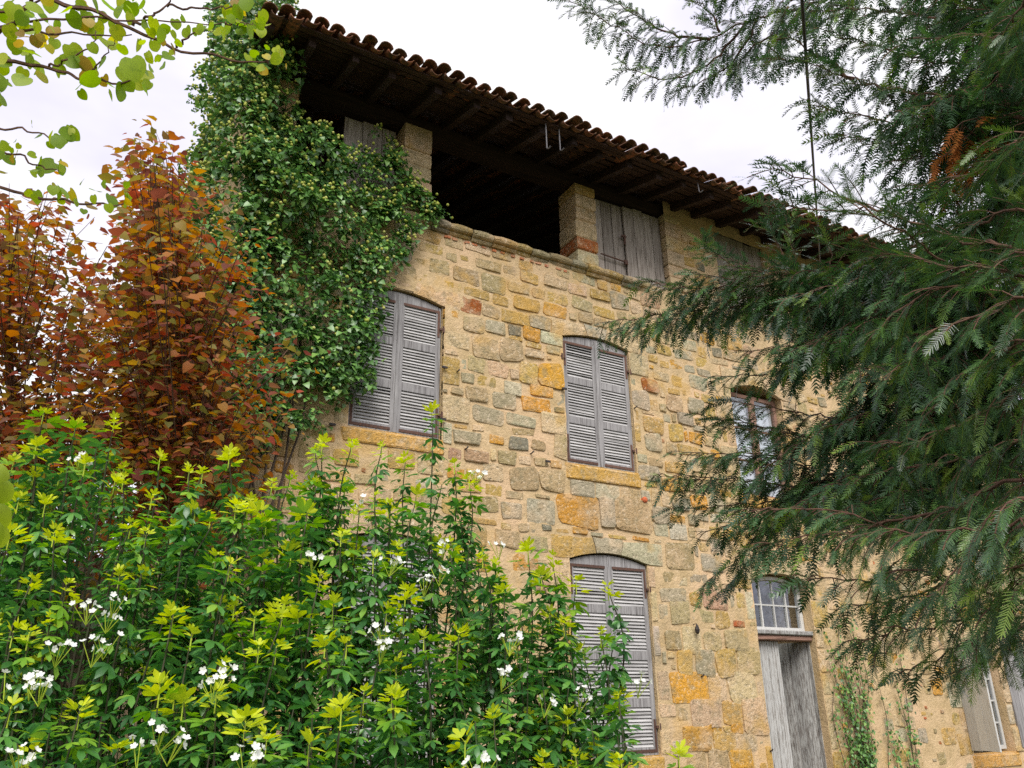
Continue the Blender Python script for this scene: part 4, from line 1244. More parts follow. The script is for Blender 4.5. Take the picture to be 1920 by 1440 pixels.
broad_tree('copper_tree', 'wider bronze-leaved tree at the left edge behind the shrub', 'tree', b2, [(50, 1000, 6.6), (30, 820, 6.6), (15, 650, 6.6), (20, 500, 6.6), (35, 420, 6.6)],
           [([(-120, 380), (0, 345), (90, 370), (150, 420), (215, 420), (290, 540), (300, 800), (280, 900), (-120, 900)], 0.85), ([(-100, 720), (420, 740), (420, 1010), (-100, 1010)], 0.45)], 390, 6.6, 0.8, 0.066, M_COPPER, M_BARKR, seed=9, rise=0.3)

# ------------------------------------------------------------------ dark hedge closing the garden on the left
M_HEDGE = mat_leaf('hedge_leaf', [(0, (0.02, 0.035, 0.012)), (0.5, (0.04, 0.055, 0.02)), (0.8, (0.075, 0.05, 0.03)), (1, (0.06, 0.08, 0.025))], 0.5, 0.1, 0.3)
hedge = empty('hedge', (-3.5, 11.5, 0), 'dark hedge behind the copper-leaved trees', 'hedge')
n = 4600
hp = np.stack([rng.uniform(-9, 1.0, n), 11.5 + rng.normal(0, 0.35, n), rng.uniform(0.0, 3.6, n) * (0.85 + 0.15 * np.sin(np.arange(n)))], 1)
hp[:, 2] += 0.25 * np.sin(hp[:, 0] * 2.3)
hp = hp[hp[:, 2] > 0.02]
X, Y, Z = frames(rng.normal(0, 1, hp.shape) + (0, -0.3, -0.3), rng.normal(0, 0.5, hp.shape) + (0, -0.8, 0.6))
V, F = scatter(TV, TF, hp, X, Y, Z, rng.uniform(0.10, 0.17, len(hp)))
obj('foliage', V, F, M_HEDGE, hedge, smooth=True, stuff=True)
core = MB()
hx = np.linspace(-9.2, 1.1, 42); hz_ = np.linspace(0, 3.1, 12)
HV_ = np.array([(x, 11.62 + sg * (0.16 + 0.09 * mnoise.noise(Vector((x * 1.9, z * 1.9, 2 + sg)))), z + (0.25 * math.sin(x * 2.3) if z > 3 else 0)) for sg in (-1, 1) for z in hz_ for x in hx])
cf = []
for q in range(2):
    for i in range(11):
        for j in range(41):
            b_ = q * 504 + i * 42 + j
            cf.append((b_, b_ + 1, b_ + 43, b_ + 42) if q == 0 else (b_, b_ + 42, b_ + 43, b_ + 1))
for j in range(41):
    cf.append((462 + j, 463 + j, 504 + 463 + j, 504 + 462 + j))
obj('dense_core', HV_, cf, mat_plain('inner_twigs', (0.035, 0.035, 0.018), (0.07, 0.05, 0.03), 18, 0.95, 0.8, 0.05), hedge, smooth=True)
for k in range(9):
    x = -8 + k * 1.05
    MB().tube(curve([(x, 11.5, 0), (x + 0.1, 11.55, 1.2), (x - 0.1, 11.5, 2.6)], 8), np.linspace(0.05, 0.01, 8), 5).build('stem', M_BARK, hedge)

# ------------------------------------------------------------------ round-leaved tree reaching in from the left
M_ROUND = mat_leaf('round_leaf', [(0, (0.16, 0.27, 0.025)), (0.35, (0.24, 0.36, 0.03)), (0.65, (0.33, 0.44, 0.035)), (0.88, (0.40, 0.46, 0.035)), (0.93, (0.55, 0.40, 0.03)), (1, (0.30, 0.20, 0.05))], 0.45, 0.55, 0.35, mottle=(0.12, 0.22, 0.02))
rb = P(-420, 1500, 2.9); rb[2] = 0
redbud = empty('round_leaved_tree', rb, 'tree at upper left with round yellow-green leaves on thin branches', 'tree')
tr = curve([rb, rb + (0.05, 0, 1.2), P(-330, 700, 3.0), P(-260, 300, 3.0), P(-180, 60, 3.0), P(-120, -200, 3.0)], 36)
MB().tube(tr, np.linspace(0.11, 0.03, 36), 9).build('trunk', M_BARKR, redbud, smooth=True)
def at_px(l, d0=3.0):
    return [P(q[0], q[1], q[2] if len(q) > 2 else d0) for q in l]
BR = [([(-250, 260), (-90, 110), (0, 60), (35, 30), (62, -10), (80, -80)], 0.011), ([(-60, 95), (30, 45), (150, 34), (300, 40), (420, 45)], 0.004), ([(60, -10), (170, 20), (250, 55), (330, 90), (440, 112), (500, 118)], 0.006),
      ([(-200, 150), (0, 118), (90, 127), (150, 146), (215, 155), (262, 148)], 0.006), ([(-240, 270), (-60, 238), (0, 241), (50, 243), (95, 258), (135, 262)], 0.004), ([(-100, 90), (0, 57), (110, 62), (250, 68)], 0.005),
      ([(250, 50), (285, 28), (312, 10), (330, -30)], 0.004), ([(312, 12), (380, 16), (430, 14), (465, 8)], 0.003), ([(-250, 330), (-60, 280), (30, 290), (80, 315), (120, 318)], 0.004), ([(-250, 400), (-40, 350), (60, 368), (140, 378), (215, 385), (240, 375)], 0.005),
      ([(90, 127), (130, 110), (170, 85), (190, 40)], 0.003), ([(330, 90), (360, 65), (400, 55)], 0.003), ([(420, 45), (450, 45), (485, 45)], 0.002), ([(500, 118), (505, 108), (522, 104)], 0.002), ([(150, 146), (185, 120), (215, 75)], 0.003), ([(-100, 30), (20, 20), (100, -5), (200, -15)], 0.004)]
for l, r in BR:
    c = at_px(l)
    c = curve(c, 30)
    c += 0.006 * np.stack([np.sin(np.arange(30) * 1.1 + r * 900), np.cos(np.arange(30) * 0.9 + r * 500), np.sin(np.arange(30) * 1.3)], 1)
    MB().tube(c, np.linspace(r * 1.6, r * 0.45, 30), 5).build('branch', M_BARKR, redbud)
RL = [(152, 158, 30), (225, 172, 36), (242, 160, 26), (263, 160, 24), (205, 82, 36), (250, 128, 48), (268, 128, 30), (275, 142, 26), (130, 108, 42), (152, 122, 44), (110, 125, 38), (168, 136, 36), (190, 120, 30), (60, 100, 32), (48, 96, 28), (40, 150, 34), (10, 150, 30), (4, 185, 30),
      (20, 60, 28), (55, 55, 26), (90, 85, 32), (75, 75, 28), (140, 38, 32), (162, 46, 28), (120, 20, 30), (95, 10, 28), (180, 10, 28), (205, 10, 32), (230, 5, 28), (246, 18, 28), (266, 15, 26), (180, 60, 26), (220, 60, 28), (290, 50, 32), (302, 66, 28), (285, 70, 26), (315, 105, 24),
      (325, 92, 22), (350, 60, 24), (375, 55, 22), (400, 57, 28), (418, 62, 26), (280, 108, 22), (292, 110, 20), (25, 20, 32), (65, 15, 30), (40, 35, 28), (10, 30, 28), (428, 23, 24), (447, 22, 28), (462, 8, 28), (453, 55, 24), (470, 60, 26), (482, 50, 28), (490, 42, 22), (485, 127, 28),
      (473, 115, 22), (500, 106, 16), (517, 111, 22), (527, 103, 20), (465, 108, 18), (60, 233, 14), (95, 258, 28), (110, 265, 28), (125, 250, 28), (139, 252, 26), (88, 312, 34), (116, 312, 24), (75, 322, 20), (60, 290, 16), (18, 300, 22), (0, 290, 24), (10, 270, 16), (180, 357, 22),
      (210, 377, 28), (170, 386, 24), (120, 360, 28), (105, 355, 24), (70, 370, 26), (136, 366, 24), (240, 370, 20), (235, 382, 18), (30, 290, 18), (0, 110, 30), (25, 85, 30), (70, 125, 30), (15, 5, 30), (155, 5, 26), (330, 45, 20), (260, 85, 24), (100, 60, 26), (45, 70, 24)]
rg = np.random.default_rng(21)
extra = [(x + rg.normal(0, 16), y + rg.normal(0, 12), s * rg.uniform(0.55, 0.9)) for _ in range(2) for x, y, s in RL if rg.random() < 0.8]
off = [(rg.uniform(-420, -30), rg.uniform(-150, 420), 30) for _ in range(60)]
RA = np.array(RL + extra + off)
dd = 3.0 + rg.normal(0, 0.12, len(RA))
pos = np.array([P(x, y, d) for (x, y, s), d in zip(RA, dd)])
siz = RA[:, 2] * dd / FPX * 1.0
dirs = rg.normal(0, 0.55, pos.shape) + np.array([0.25, 0, -0.75])
nor = nrm(CAM - pos) * 0.75 + rg.normal(0, 0.5, pos.shape) + ZUP * 0.3
RV, RF = strip_leaf([0, 0.02, 0.10, 0.25, 0.42, 0.58, 0.74, 0.87, 0.95, 1.0], [0.0, 0.22, 0.38, 0.49, 0.52, 0.48, 0.38, 0.24, 0.11, 0.0], [0, -0.12, -0.11, -0.06, -0.02, 0, 0, 0, 0, 0], 0.12, 0.14)
X, Y, Z = frames(dirs, nor)
emit(redbud, 'leaf', 'foliage', RV, RF, pos - X * siz[:, None] * 0.45, X, Y, Z, siz, M_ROUND, 300, margin=60)
# a curled leaf close to the camera at the left edge
M_NEAR = mat_leaf('fleshy_leaf', [(0, (0.30, 0.42, 0.04)), (1, (0.36, 0.46, 0.05))], 0.4, 0.35, 0.4)
c = at_px([(-330, 640, 1.2), (-150, 700, 0.9), (-60, 800, 0.72), (-25, 870, 0.7), (-12, 980, 0.7)])
MB().tube(curve(c, 20), np.linspace(0.006, 0.0018, 20), 5).build('branch', M_STEM, redbud)
rl = np.array([P(-6, 872, 0.70), P(14, 880, 0.69), P(18, 915, 0.70), P(2, 925, 0.7), P(8, 960, 0.7), P(-8, 990, 0.69), P(10, 1000, 0.71)])
CV, CF = strip_leaf([0, 0.1, 0.35, 0.65, 0.9, 1.0], [0.0, 0.3, 0.46, 0.44, 0.26, 0.0], None, -0.55, 0.9)
X, Y, Z = frames(np.array([(0.6, 0, -0.5), (0.8, 0.1, -0.1), (0.5, 0, -0.8), (0.8, 0, -0.3), (0.3, 0, -0.9), (0.3, 0, -0.9), (0.5, 0, -0.8)]), nrm(CAM - rl) + ZUP * 0.4)
emit(redbud, 'curled_leaf', 'foliage', CV, CF, rl - X * 0.008 - RIGHT * 0.004, X, Y, Z, np.array([.018, .016, .018, .017, .022, .024, .018]), M_NEAR, 10, margin=60)

# ------------------------------------------------------------------ yew on the right
M_YEW = mat_leaf('yew_needle', [(0, (0.038, 0.075, 0.042)), (0.35, (0.052, 0.115, 0.052)), (0.65, (0.065, 0.155, 0.05)), (0.86, (0.10, 0.22, 0.05)), (1, (0.24, 0.35, 0.05))], 0.36, 0.15, 0.6, tint=True)
M_DEAD = mat_leaf('dead_needle', [(0, (0.30, 0.09, 0.02)), (1, (0.42, 0.15, 0.03))], 0.7, 0.1, 0.2, tint=True)
M_YSHOOT = mat_leaf('yew_shoot', [(0, (0.16, 0.24, 0.03)), (1, (0.22, 0.30, 0.04))], 0.5, 0.1, 0.3)
yb_ = P(2230, 900, 3.6); yb_[2] = 0
yew = empty('yew_tree', yb_, 'dark green yew with drooping needle sprays filling the right side', 'tree')
ytop = yb_ + (0.1, 0.1, 7.2)
MB().tube(curve([yb_, yb_ + (0.05, 0.0, 1.5), yb_ + (0.0, 0.08, 3.5), ytop], 30), np.linspace(0.19, 0.04, 30), 10).build('trunk', M_BARKR, yew, smooth=True)
def shoot_tpl(pairs, width, seed, droop=0.1, tri=False, nl=0.235):
    """needle spray along +X, length 1: two ranks of needles and a thin stem"""
    rs = np.random.default_rng(seed)
    V, F = [], []
    def quad(a, b, w, up=(0, 0, 1)):
        d = nrm(np.array(b) - np.array(a)); sd = nrm(np.cross(d, up)) * w / 2
        k = len(V)
        if tri:
            V.extend([a - sd, a + sd, b]); F.append((k, k + 1, k + 2)); return
        V.extend([a - sd * 0.7, a + sd * 0.7, b + sd * 0.35, b - sd * 0.35]); F.append((k, k + 1, k + 2, k + 3))
    for i in range(pairs):
        x = (i + 0.5) / pairs
        for sg in (-1, 1):
            L = nl * (1.0 - 0.35 * x ** 4) * rs.uniform(0.85, 1.1)
            an = math.radians(62 - 24 * x + rs.normal(0, 6))
            zc = -droop * x * x
            a = np.array([x, 0, zc])
            b = a + L * np.array([math.cos(an), sg * math.sin(an), rs.normal(0.04, 0.09)])
            quad(a, b, width)
    a = np.array([1.0, 0, -droop])
    quad(a, a + (0.16, 0.02, 0), width); quad(a, a + (0.14, -0.05, 0.02), width)
    quad(np.array([0., 0, 0]), np.array([0.55, 0, -droop * 0.3]), 0.02); quad(np.array([0.55, 0, -droop * 0.3]), np.array([1.0, 0, -droop]), 0.016)
    return np.array(V), np.array(F)
NEAR_T = shoot_tpl(15, 0.034, 1)
FAR_T = shoot_tpl(8, 0.075, 2, tri=True, nl=0.31)
rg = np.random.default_rng(31)
SH = {'near': [[], [], [], []], 'far': [[], [], [], []], 'dead': [[], [], [], []]}
ybr = MB()
def yew_branch(pts, tw=0.24, droop=0.8, r0=0.012, start=0.12, key=None, dens=1.0, obj_name='branch'):
    ctrl = [P(*q) for q in pts]
    lead = 0.0
    if pts[0][1] > 170 or pts[0][0] > 1750:
        base = np.array([yb_[0], yb_[1], max(0.6, ctrl[0][2] - 0.35)])
        lead = np.linalg.norm(base - ctrl[0])
        ctrl = [base] + ctrl
    c = curve(ctrl, 60)
    seg = np.linalg.norm(np.diff(c, axis=0), axis=1); L = seg.sum()
    start = max(start, lead / L - 0.06)
    n = max(8, int(L / 0.045))
    s = np.concatenate([[0], np.cumsum(seg)]) / L
    u = np.linspace(0, 1, n)
    c = np.stack([np.interp(u, s, c[:, k]) for k in range(3)], 1)
    c += rg.normal(0, 0.006, c.shape)
    MB().tube(c, np.linspace(r0, 0.0022, n), 5).build(obj_name, M_BARKR, yew)
    T = nrm(np.gradient(c, axis=0))
    qx_, qy_, _d = proj(c)
    for i in range(int(n * start), n):
        if qx_[i] > 2010 or qy_[i] < -130:
            continue
        for sg in (-1, 1):
            if rg.random() > 0.95 * dens: continue
            t = T[i]
            side = nrm(np.cross(t, ZUP)) * sg
            fr = i / n
            l = tw * (1.0 - 0.55 * fr ** 2) * rg.uniform(0.45, 1.15)
            d = nrm(t * rg.uniform(0.3, 0.8) + side * rg.uniform(0.25, 0.8) + np.array([0, 0, 0.12]) + rg.normal(0, 0.15, 3))
            p = c[i].copy()
            m = max(2, int(l / 0.034))
            tp = [p.copy()]
            for k in range(m):
                d = nrm(d + np.array([0, 0, -droop * 0.36]) + rg.normal(0, 0.06, 3))
                p = p + d * 0.034
                tp.append(p.copy())
                ds = nrm(np.cross(d, ZUP + rg.normal(0, 0.2, 3)))
                for s2 in ((1,) if k % 2 else (-1,)):
                    q = nrm(d * 0.8 + ds * s2 * 0.75 + np.array([0, 0, -0.3 * droop]) + rg.normal(0, 0.12, 3))
                    put(p, q, rg.uniform(0.042, 0.088), key)
            put(tp[-2], d, rg.uniform(0.08, 0.12), key)
            if m > 3: put(tp[max(0, m // 2 - 1)], nrm(tp[-1] - tp[m // 2 - 1]), 0.1, key)
            ybr.tube(tp, 0.0022, 3, False)
    put(c[-2], T[-1], 0.10, key)
def put(p, d, l, key=None):
    dist = (p - CAM) @ FWD
    k = key or ('near' if dist < 2.95 else 'far')
    A = SH[k]
    A[0].append(p); A[1].append(d)
    A[2].append(np.array([0, -0.25, 1.0]) + rg.normal(0, 0.35, 3)); A[3].append(l * (1.0 if k != 'far' else 1.05))
YB = [  # left-reaching branches in front of the facade
    ([(1850, 560, 3.5), (1600, 592, 4.0), (1400, 575, 4.5), (1250, 590, 4.7), (1140, 606, 4.8)], 0.30, 1.0),
    ([(1850, 480, 3.5), (1600, 520, 4.0), (1420, 535, 4.4), (1300, 540, 4.6), (1210, 530, 4.7)], 0.28, 0.9),
    ([(1600, 560, 4.0), (1480, 520, 4.3), (1380, 500, 4.45), (1318, 462, 4.5)], 0.2, 0.5),
    ([(1620, 600, 4.0), (1500, 530, 4.25), (1455, 450, 4.4), (1440, 392, 4.4)], 0.19, 0.3),
    ([(1620, 540, 4.0), (1560, 470, 4.1), (1545, 430, 4.1)], 0.2, 0.4),
    ([(1700, 650, 3.8), (1560, 680, 4.0), (1440, 700, 4.4), (1329, 706, 4.5)], 0.2, 0.8),
    ([(1700, 780, 3.7), (1560, 780, 4.0), (1440, 765, 4.3), (1344, 749, 4.5)], 0.22, 0.8),
    ([(1700, 830, 3.7), (1560, 830, 4.0), (1430, 800, 4.3), (1324, 782, 4.5)], 0.24, 0.8),
    ([(1700, 900, 3.7), (1560, 890, 4.0), (1420, 852, 4.3), (1282, 848, 4.5)], 0.25, 0.9),
    ([(1700, 960, 3.7), (1560, 930, 4.0), (1400, 900, 4.3), (1240, 888, 4.5)], 0.26, 0.9),
    ([(1600, 930, 3.9), (1450, 940, 4.2), (1330, 950, 4.4), (1262, 955, 4.45)], 0.16, 0.9),
    ([(1600, 900, 3.9), (1470, 960, 4.2), (1410, 1020, 4.3), (1365, 1062, 4.4), (1322, 1095, 4.4)], 0.2, 1.1),
    ([(1600, 900, 3.9), (1450, 950, 4.2), (1390, 975, 4.3), (1330, 998, 4.4)], 0.2, 1.0),
    ([(1700, 720, 3.6), (1600, 760, 3.8), (1500, 830, 4.0), (1430, 880, 4.1)], 0.28, 0.9),
    ([(1700, 600, 3.6), (1580, 640, 3.8), (1480, 650, 4.1), (1400, 660, 4.3)], 0.26, 1.0),
    # near sprays
    ([(1960, 520, 2.6), (1800, 450, 2.7), (1620, 385, 2.9), (1530, 345, 3.0), (1448, 314, 3.0)], 0.20, 0.25),
    ([(1960, 560, 2.5), (1780, 500, 2.6), (1680, 480, 2.8), (1600, 470, 2.9)], 0.2, 0.3),
    ([(1700, 440, 2.8), (1600, 400, 2.9), (1520, 390, 3.0), (1470, 385, 3.0)], 0.15, 0.3),
    ([(1980, 430, 2.1), (1800, 440, 2.3), (1680, 470, 2.5), (1600, 500, 2.6)], 0.24, 0.6),
    ([(1980, 520, 1.9), (1840, 520, 2.0), (1720, 560, 2.1), (1640, 620, 2.2)], 0.24, 0.8),
    ([(1980, 600, 1.8), (1860, 590, 1.85), (1760, 620, 1.9), (1690, 690, 2.0)], 0.24, 0.9),
    ([(1980, 680, 1.8), (1880, 670, 1.85), (1800, 700, 1.9), (1740, 780, 1.95)], 0.24, 0.9),
    ([(1980, 760, 1.9), (1860, 770, 2.0), (1740, 820, 2.1), (1640, 830, 2.3)], 0.24, 0.9),
    ([(1980, 850, 2.1), (1820, 860, 2.2), (1680, 880, 2.4), (1580, 910, 2.6)], 0.26, 1.0),
    ([(1980, 920, 1.9), (1800, 950, 2.0), (1640, 985, 2.2), (1520, 1005, 2.4), (1425, 1022, 2.6)], 0.24, 0.9),
    ([(1980, 960, 1.7), (1850, 990, 1.8), (1720, 1000, 1.9), (1580, 1000, 2.1)], 0.25, 1.0),
    ([(1980, 1000, 1.7), (1880, 1020, 1.75), (1800, 1060, 1.8), (1740, 1130, 1.85)], 0.22, 1.0),
    ([(1980, 1080, 1.7), (1900, 1100, 1.75), (1850, 1160, 1.8), (1830, 1210, 1.8)], 0.2, 1.0),
    ([(1980, 1040, 2.2), (1820, 1080, 2.3), (1700, 1120, 2.5), (1580, 1140, 2.7)], 0.25, 1.0),
    ([(1980, 1120, 2.5), (1840, 1150, 2.6), (1720, 1180, 2.8), (1600, 1200, 3.0)], 0.26, 1.0),
    ([(1980, 1160, 2.7), (1860, 1190, 2.8), (1760, 1230, 3.0), (1690, 1260, 3.1)], 0.2, 1.0),
    ([(1980, 1180, 2.6), (1900, 1210, 2.7), (1840, 1240, 2.8), (1780, 1262, 2.9)], 0.18, 1.0),
    ([(1750, 1080, 2.7), (1650, 1090, 2.8), (1560, 1090, 2.9), (1500, 1080, 3.0)], 0.22, 1.0),
    ([(1700, 1000, 2.8), (1580, 960, 2.9), (1470, 950, 3.0), (1400, 955, 3.1)], 0.2, 0.8),
    # upper mass
    ([(1980, 60, 3.2), (1800, 40, 3.5), (1650, 20, 3.8), (1540, 20, 4.0)], 0.28, 0.8), ([(1980, 130, 3.2), (1780, 120, 3.5), (1620, 80, 3.8), (1552, 55, 3.9)], 0.28, 0.8),
    ([(1980, 200, 3.1), (1750, 180, 3.4), (1600, 150, 3.8), (1520, 120, 4.0), (1445, 112, 4.1)], 0.24, 0.8), ([(1600, 150, 3.8), (1540, 110, 3.95), (1480, 70, 4.0)], 0.16, 0.4),
    ([(1980, 260, 3.0), (1760, 240, 3.4), (1620, 220, 3.7), (1540, 200, 3.9)], 0.26, 0.9), ([(1980, 330, 3.0), (1760, 290, 3.4), (1640, 270, 3.6), (1570, 250, 3.8)], 0.24, 0.9),
    ([(1980, 20, 2.6), (1880, 60, 2.8), (1780, 70, 3.0), (1690, 80, 3.2)], 0.24, 0.7), ([(1980, 240, 2.3), (1880, 200, 2.5), (1800, 190, 2.7), (1720, 200, 2.9)], 0.22, 0.7),
    ([(1980, 300, 2.5), (1880, 300, 2.7), (1800, 330, 2.9), (1720, 350, 3.1)], 0.24, 0.8), ([(1980, 380, 2.3), (1900, 380, 2.5), (1820, 400, 2.7), (1740, 410, 2.9)], 0.24, 0.8),
    ([(1980, -40, 3.2), (1800, -60, 3.5), (1640, -60, 3.8), (1560, -40, 4.0)], 0.26, 0.8), ([(1980, 90, 2.2), (1900, 110, 2.3), (1860, 150, 2.4), (1840, 190, 2.4)], 0.2, 0.8),
    ([(1980, 30, 2.3), (1920, 10, 2.4), (1860, 20, 2.5), (1800, 10, 2.6)], 0.22, 0.7),
    # branch hanging in from the top
    ([(1900, -200, 3.6), (1700, -80, 4.2), (1540, 0, 4.6), (1400, 42, 4.8), (1310, 78, 5.0), (1230, 86, 5.0), (1150, 48, 5.1), (1072, 4, 5.2)], 0.26, 0.9),
    ([(1330, 74, 4.9), (1260, 62, 5.0), (1190, 30, 5.1), (1140, -10, 5.1)], 0.2, 0.9), ([(1400, 42, 4.8), (1340, 110, 4.8), (1260, 150, 4.9), (1178, 128, 4.9)], 0.2, 1.0),
    ([(1420, 38, 4.8), (1380, 110, 4.8), (1340, 140, 4.8), (1290, 165, 4.8)], 0.18, 1.2), ([(1480, 15, 4.7), (1450, 60, 4.7), (1400, 100, 4.8), (1370, 150, 4.8)], 0.2, 1.2), ([(1350, 60, 4.9), (1330, 20, 4.9), (1310, 5, 4.9)], 0.14, 0.3),
    ([(1520, 5, 4.6), (1470, 60, 4.6), (1440, 110, 4.6)], 0.16, 1.1), ([(1560, -10, 4.5), (1480, 0, 4.6), (1400, -20, 4.7), (1330, -30, 4.8)], 0.22, 1.0), ([(1620, -30, 4.3), (1560, 30, 4.3), (1530, 50, 4.3)], 0.16, 0.8),
]
for k, (pts, tw, dr) in enumerate(YB):
    if min(q[2] for q in pts) < 2.35:
        pts = [(q[0], q[1], q[2] * 1.28) for q in pts]
        tw = tw * 1.1
    yew_branch(pts, tw, dr, 0.014 if pts[0][0] > 1800 else 0.009)
    if k in (0, 1, 2, 3, 7, 8, 9, 11, 12):      # a second spray lying close beside the first
        m_ = len(pts) - 1
        yew_branch([(x + 6 + 30 * i / m_, y - 14 + 26 * i / m_, d + 0.16) for i, (x, y, d) in enumerate(pts)], tw, dr, 0.009)
        if k < 2:
            yew_branch([(x + 90 * i / m_, y - 24 + 8 * i / m_, d - 0.14) for i, (x, y, d) in enumerate(pts)], tw, dr, 0.009)
for k in range(30):        # boughs filling the depth of the crown
    y0 = rg.uniform(-60, 1130); d0 = rg.uniform(2.9, 4.2)
    x1 = rg.uniform(1570, 1740) if not 130 < y0 < 480 else rg.uniform(1690, 1800)
    yew_branch([(1900, y0 + rg.uniform(-60, 40), 3.5), ((1900 + x1) / 2, y0, (3.5 + d0) / 2), (x1, y0 + rg.uniform(0, 80), d0)], 0.26, 0.9, 0.012, 0.1)
midp = [(1470, 520), (1560, 460), (1740, 480), (1760, 950), (1480, 960), (1420, 860), (1450, 700)]
for x1, y1 in sample_poly(midp, 34, rg):      # layered sprays in the middle of the tree
    d1 = rg.uniform(3.5, 4.4)
    yew_branch([(x1 + 260, y1 - rg.uniform(0, 60), (d1 + 3.5) / 2), (x1 + 120, y1 - 20, d1 * 0.97), (x1, y1 + rg.uniform(0, 40), d1)], 0.27, 1.0, 0.009, 0.1)
for k in range(14):      # upper crown at the right edge
    y0 = -60 + k * 38; x1 = rg.uniform(1650, 1800); d0 = rg.uniform(3.0, 4.0)
    yew_branch([(2000, y0 - 20, 3.4), ((2000 + x1) / 2, y0, (3.4 + d0) / 2), (x1, y0 + rg.uniform(0, 60), d0)], 0.27, 0.9, 0.010, 0.1)
for k in range(10):
    y0 = rg.uniform(-60, 1150); x1 = rg.uniform(1800, 1960); d0 = rg.uniform(3.2, 4.6)
    yew_branch([(1905, y0 - 60, 3.5), (x1, y0, d0)], 0.28, 0.9, 0.012, 0.05)
for pts in ([(1850, 250, 3.1), (1800, 270, 3.1), (1760, 300, 3.1)], [(1840, 260, 3.15), (1810, 300, 3.15), (1800, 335, 3.15)]):
    yew_branch(pts, 0.12, 1.6, 0.006, 0.1, 'dead', 0.6)
ybr.build('twigs', M_BARKR, yew, stuff=True)
for key, (tv, tf), mat, no in (('near', NEAR_T, M_YEW, 300), ('far', FAR_T, M_YEW, 0), ('dead', FAR_T, M_DEAD, 0)):
    A = SH[key]
    p, d, z, l = np.array(A[0]), np.array(A[1]), np.array(A[2]), np.array(A[3])
    print('yew', key, len(p), len(p) * len(tf) * 2)
    X, Y, Z = frames(d, z)
    if key == 'near':
        tv2 = np.array([(0, 0.010, 0.006), (0, -0.010, 0.006), (1.0, -0.007, -0.094), (1.0, 0.007, -0.094)]); V_, F_ = scatter(tv2, np.array([(0, 1, 2, 3)]), p, X, Y, Z, l)
        obj('shoot_stems', V_, F_, M_YSHOOT, yew, stuff=True, origin=ORG[yew.name])
    emit(yew, 'needle_spray', {'near': 'foliage', 'far': 'far_foliage', 'dead': 'dead_foliage'}[key], tv, tf, p, X, Y, Z, l, mat, no, tints=rg.random(len(p)))

# ------------------------------------------------------------------ flowering shrub in the foreground
M_CH = mat_leaf('glossy_leaf', [(0, (0.035, 0.115, 0.036)), (0.35, (0.06, 0.185, 0.046)), (0.7, (0.095, 0.265, 0.052)), (0.9, (0.16, 0.36, 0.058)), (1, (0.27, 0.45, 0.06))], 0.30, 0.33, 0.55)
M_CHY = mat_leaf('young_leaf', [(0, (0.42, 0.52, 0.025)), (0.5, (0.54, 0.61, 0.025)), (1, (0.64, 0.68, 0.03))], 0.45, 0.4, 0.35)
M_CHM = mat_leaf('lime_leaf', [(0, (0.14, 0.32, 0.03)), (1, (0.26, 0.44, 0.035))], 0.4, 0.35, 0.4)
M_PETAL = mat_leaf('white_petal', [(0, (0.80, 0.80, 0.77)), (1, (0.86, 0.86, 0.83))], 0.6, 0.3, 0.2)
sb = P(560, 1440, 2.9); sb[2] = 0
shrub = empty('flowering_shrub', sb, 'large glossy green shrub with yellow-green tips and white flowers in the foreground', 'shrub')
def leaflet(L=1.0, w=0.21, fold=0.22, curl=0.22):
    return strip_leaf([0, 0.30, 0.70, 1.0], [0.02, 0.75 * w, w, 0.05 * w], [0, 0, 0, 0], fold, curl)
def trifoliate(curl=0.25, spread=52, lift=0.0):
    V, F, n = [], [], 0
    v0, f0 = leaflet(1, 0.20, 0.22, curl)
    for an, s in ((0, 1.0), (spread, 0.88), (-spread, 0.88)):
        a = math.radians(an)
        R = np.array([[math.cos(a), -math.sin(a), 0], [math.sin(a), math.cos(a), 0], [0, 0, 1]])
        V.append((v0 * s) @ R.T + (0.45, 0, 0)); F.append(f0 + n); n += len(v0)
    V.append(np.array([(0, 0.012, 0), (0, -0.012, 0), (0.47, -0.012, 0), (0.47, 0.012, 0)])); F.append(np.array([(0, 1, 2, 3)]) + n)
    return np.vstack(V), np.vstack(F)
T3, F3 = trifoliate(0.28)
T3Y, F3Y = trifoliate(0.10, 46)
TIPS = [(82, 775), (142, 800), (215, 788), (68, 838), (65, 888), (85, 945), (102, 1000), (35, 940), (18, 1005), (285, 932), (245, 985), (215, 905), (430, 856), (380, 885), (355, 882), (465, 950), (510, 906), (490, 965), (365, 966), (322, 990), (275, 1000), (442, 952), (500, 978), (405, 1042),
        (545, 892), (590, 846), (604, 836), (660, 832), (716, 836), (760, 862), (810, 775), (852, 868), (880, 896), (592, 906), (702, 932), (780, 932), (576, 962), (546, 1036), (495, 1046), (430, 1062), (225, 1076), (265, 1078), (60, 1086), (125, 1096), (95, 1162), (25, 1186), (55, 1188), (325, 1152),
        (360, 1188), (410, 1136), (440, 1132), (530, 1132), (560, 1152), (485, 1216), (625, 1132), (610, 1202), (650, 1204), (735, 1302), (795, 1192), (860, 1192), (842, 1022), (990, 1032), (1036, 1046), (1080, 1092), (1140, 1102), (1030, 1152), (1015, 1082), (1126, 1186), (1160, 1306), (500, 1382),
        (580, 1396), (872, 1392), (682, 1302), (742, 1312), (1272, 1418), (1165, 1428), (1080, 1420), (1018, 1426), (945, 1112), (300, 1292), (328, 1302), (422, 1246), (406, 1302), (640, 1332), (150, 1332), (700, 1050), (640, 1000), (600, 1080), (760, 1110), (905, 1040), (930, 1060), (300, 860), (160, 870)]
CONT = [(-60, 800), (80, 790), (215, 800), (300, 905), (430, 870), (520, 920), (600, 860), (720, 860), (810, 800), (880, 910), (920, 1010), (1030, 1070), (1150, 1130), (1190, 1300), (1210, 1440)]
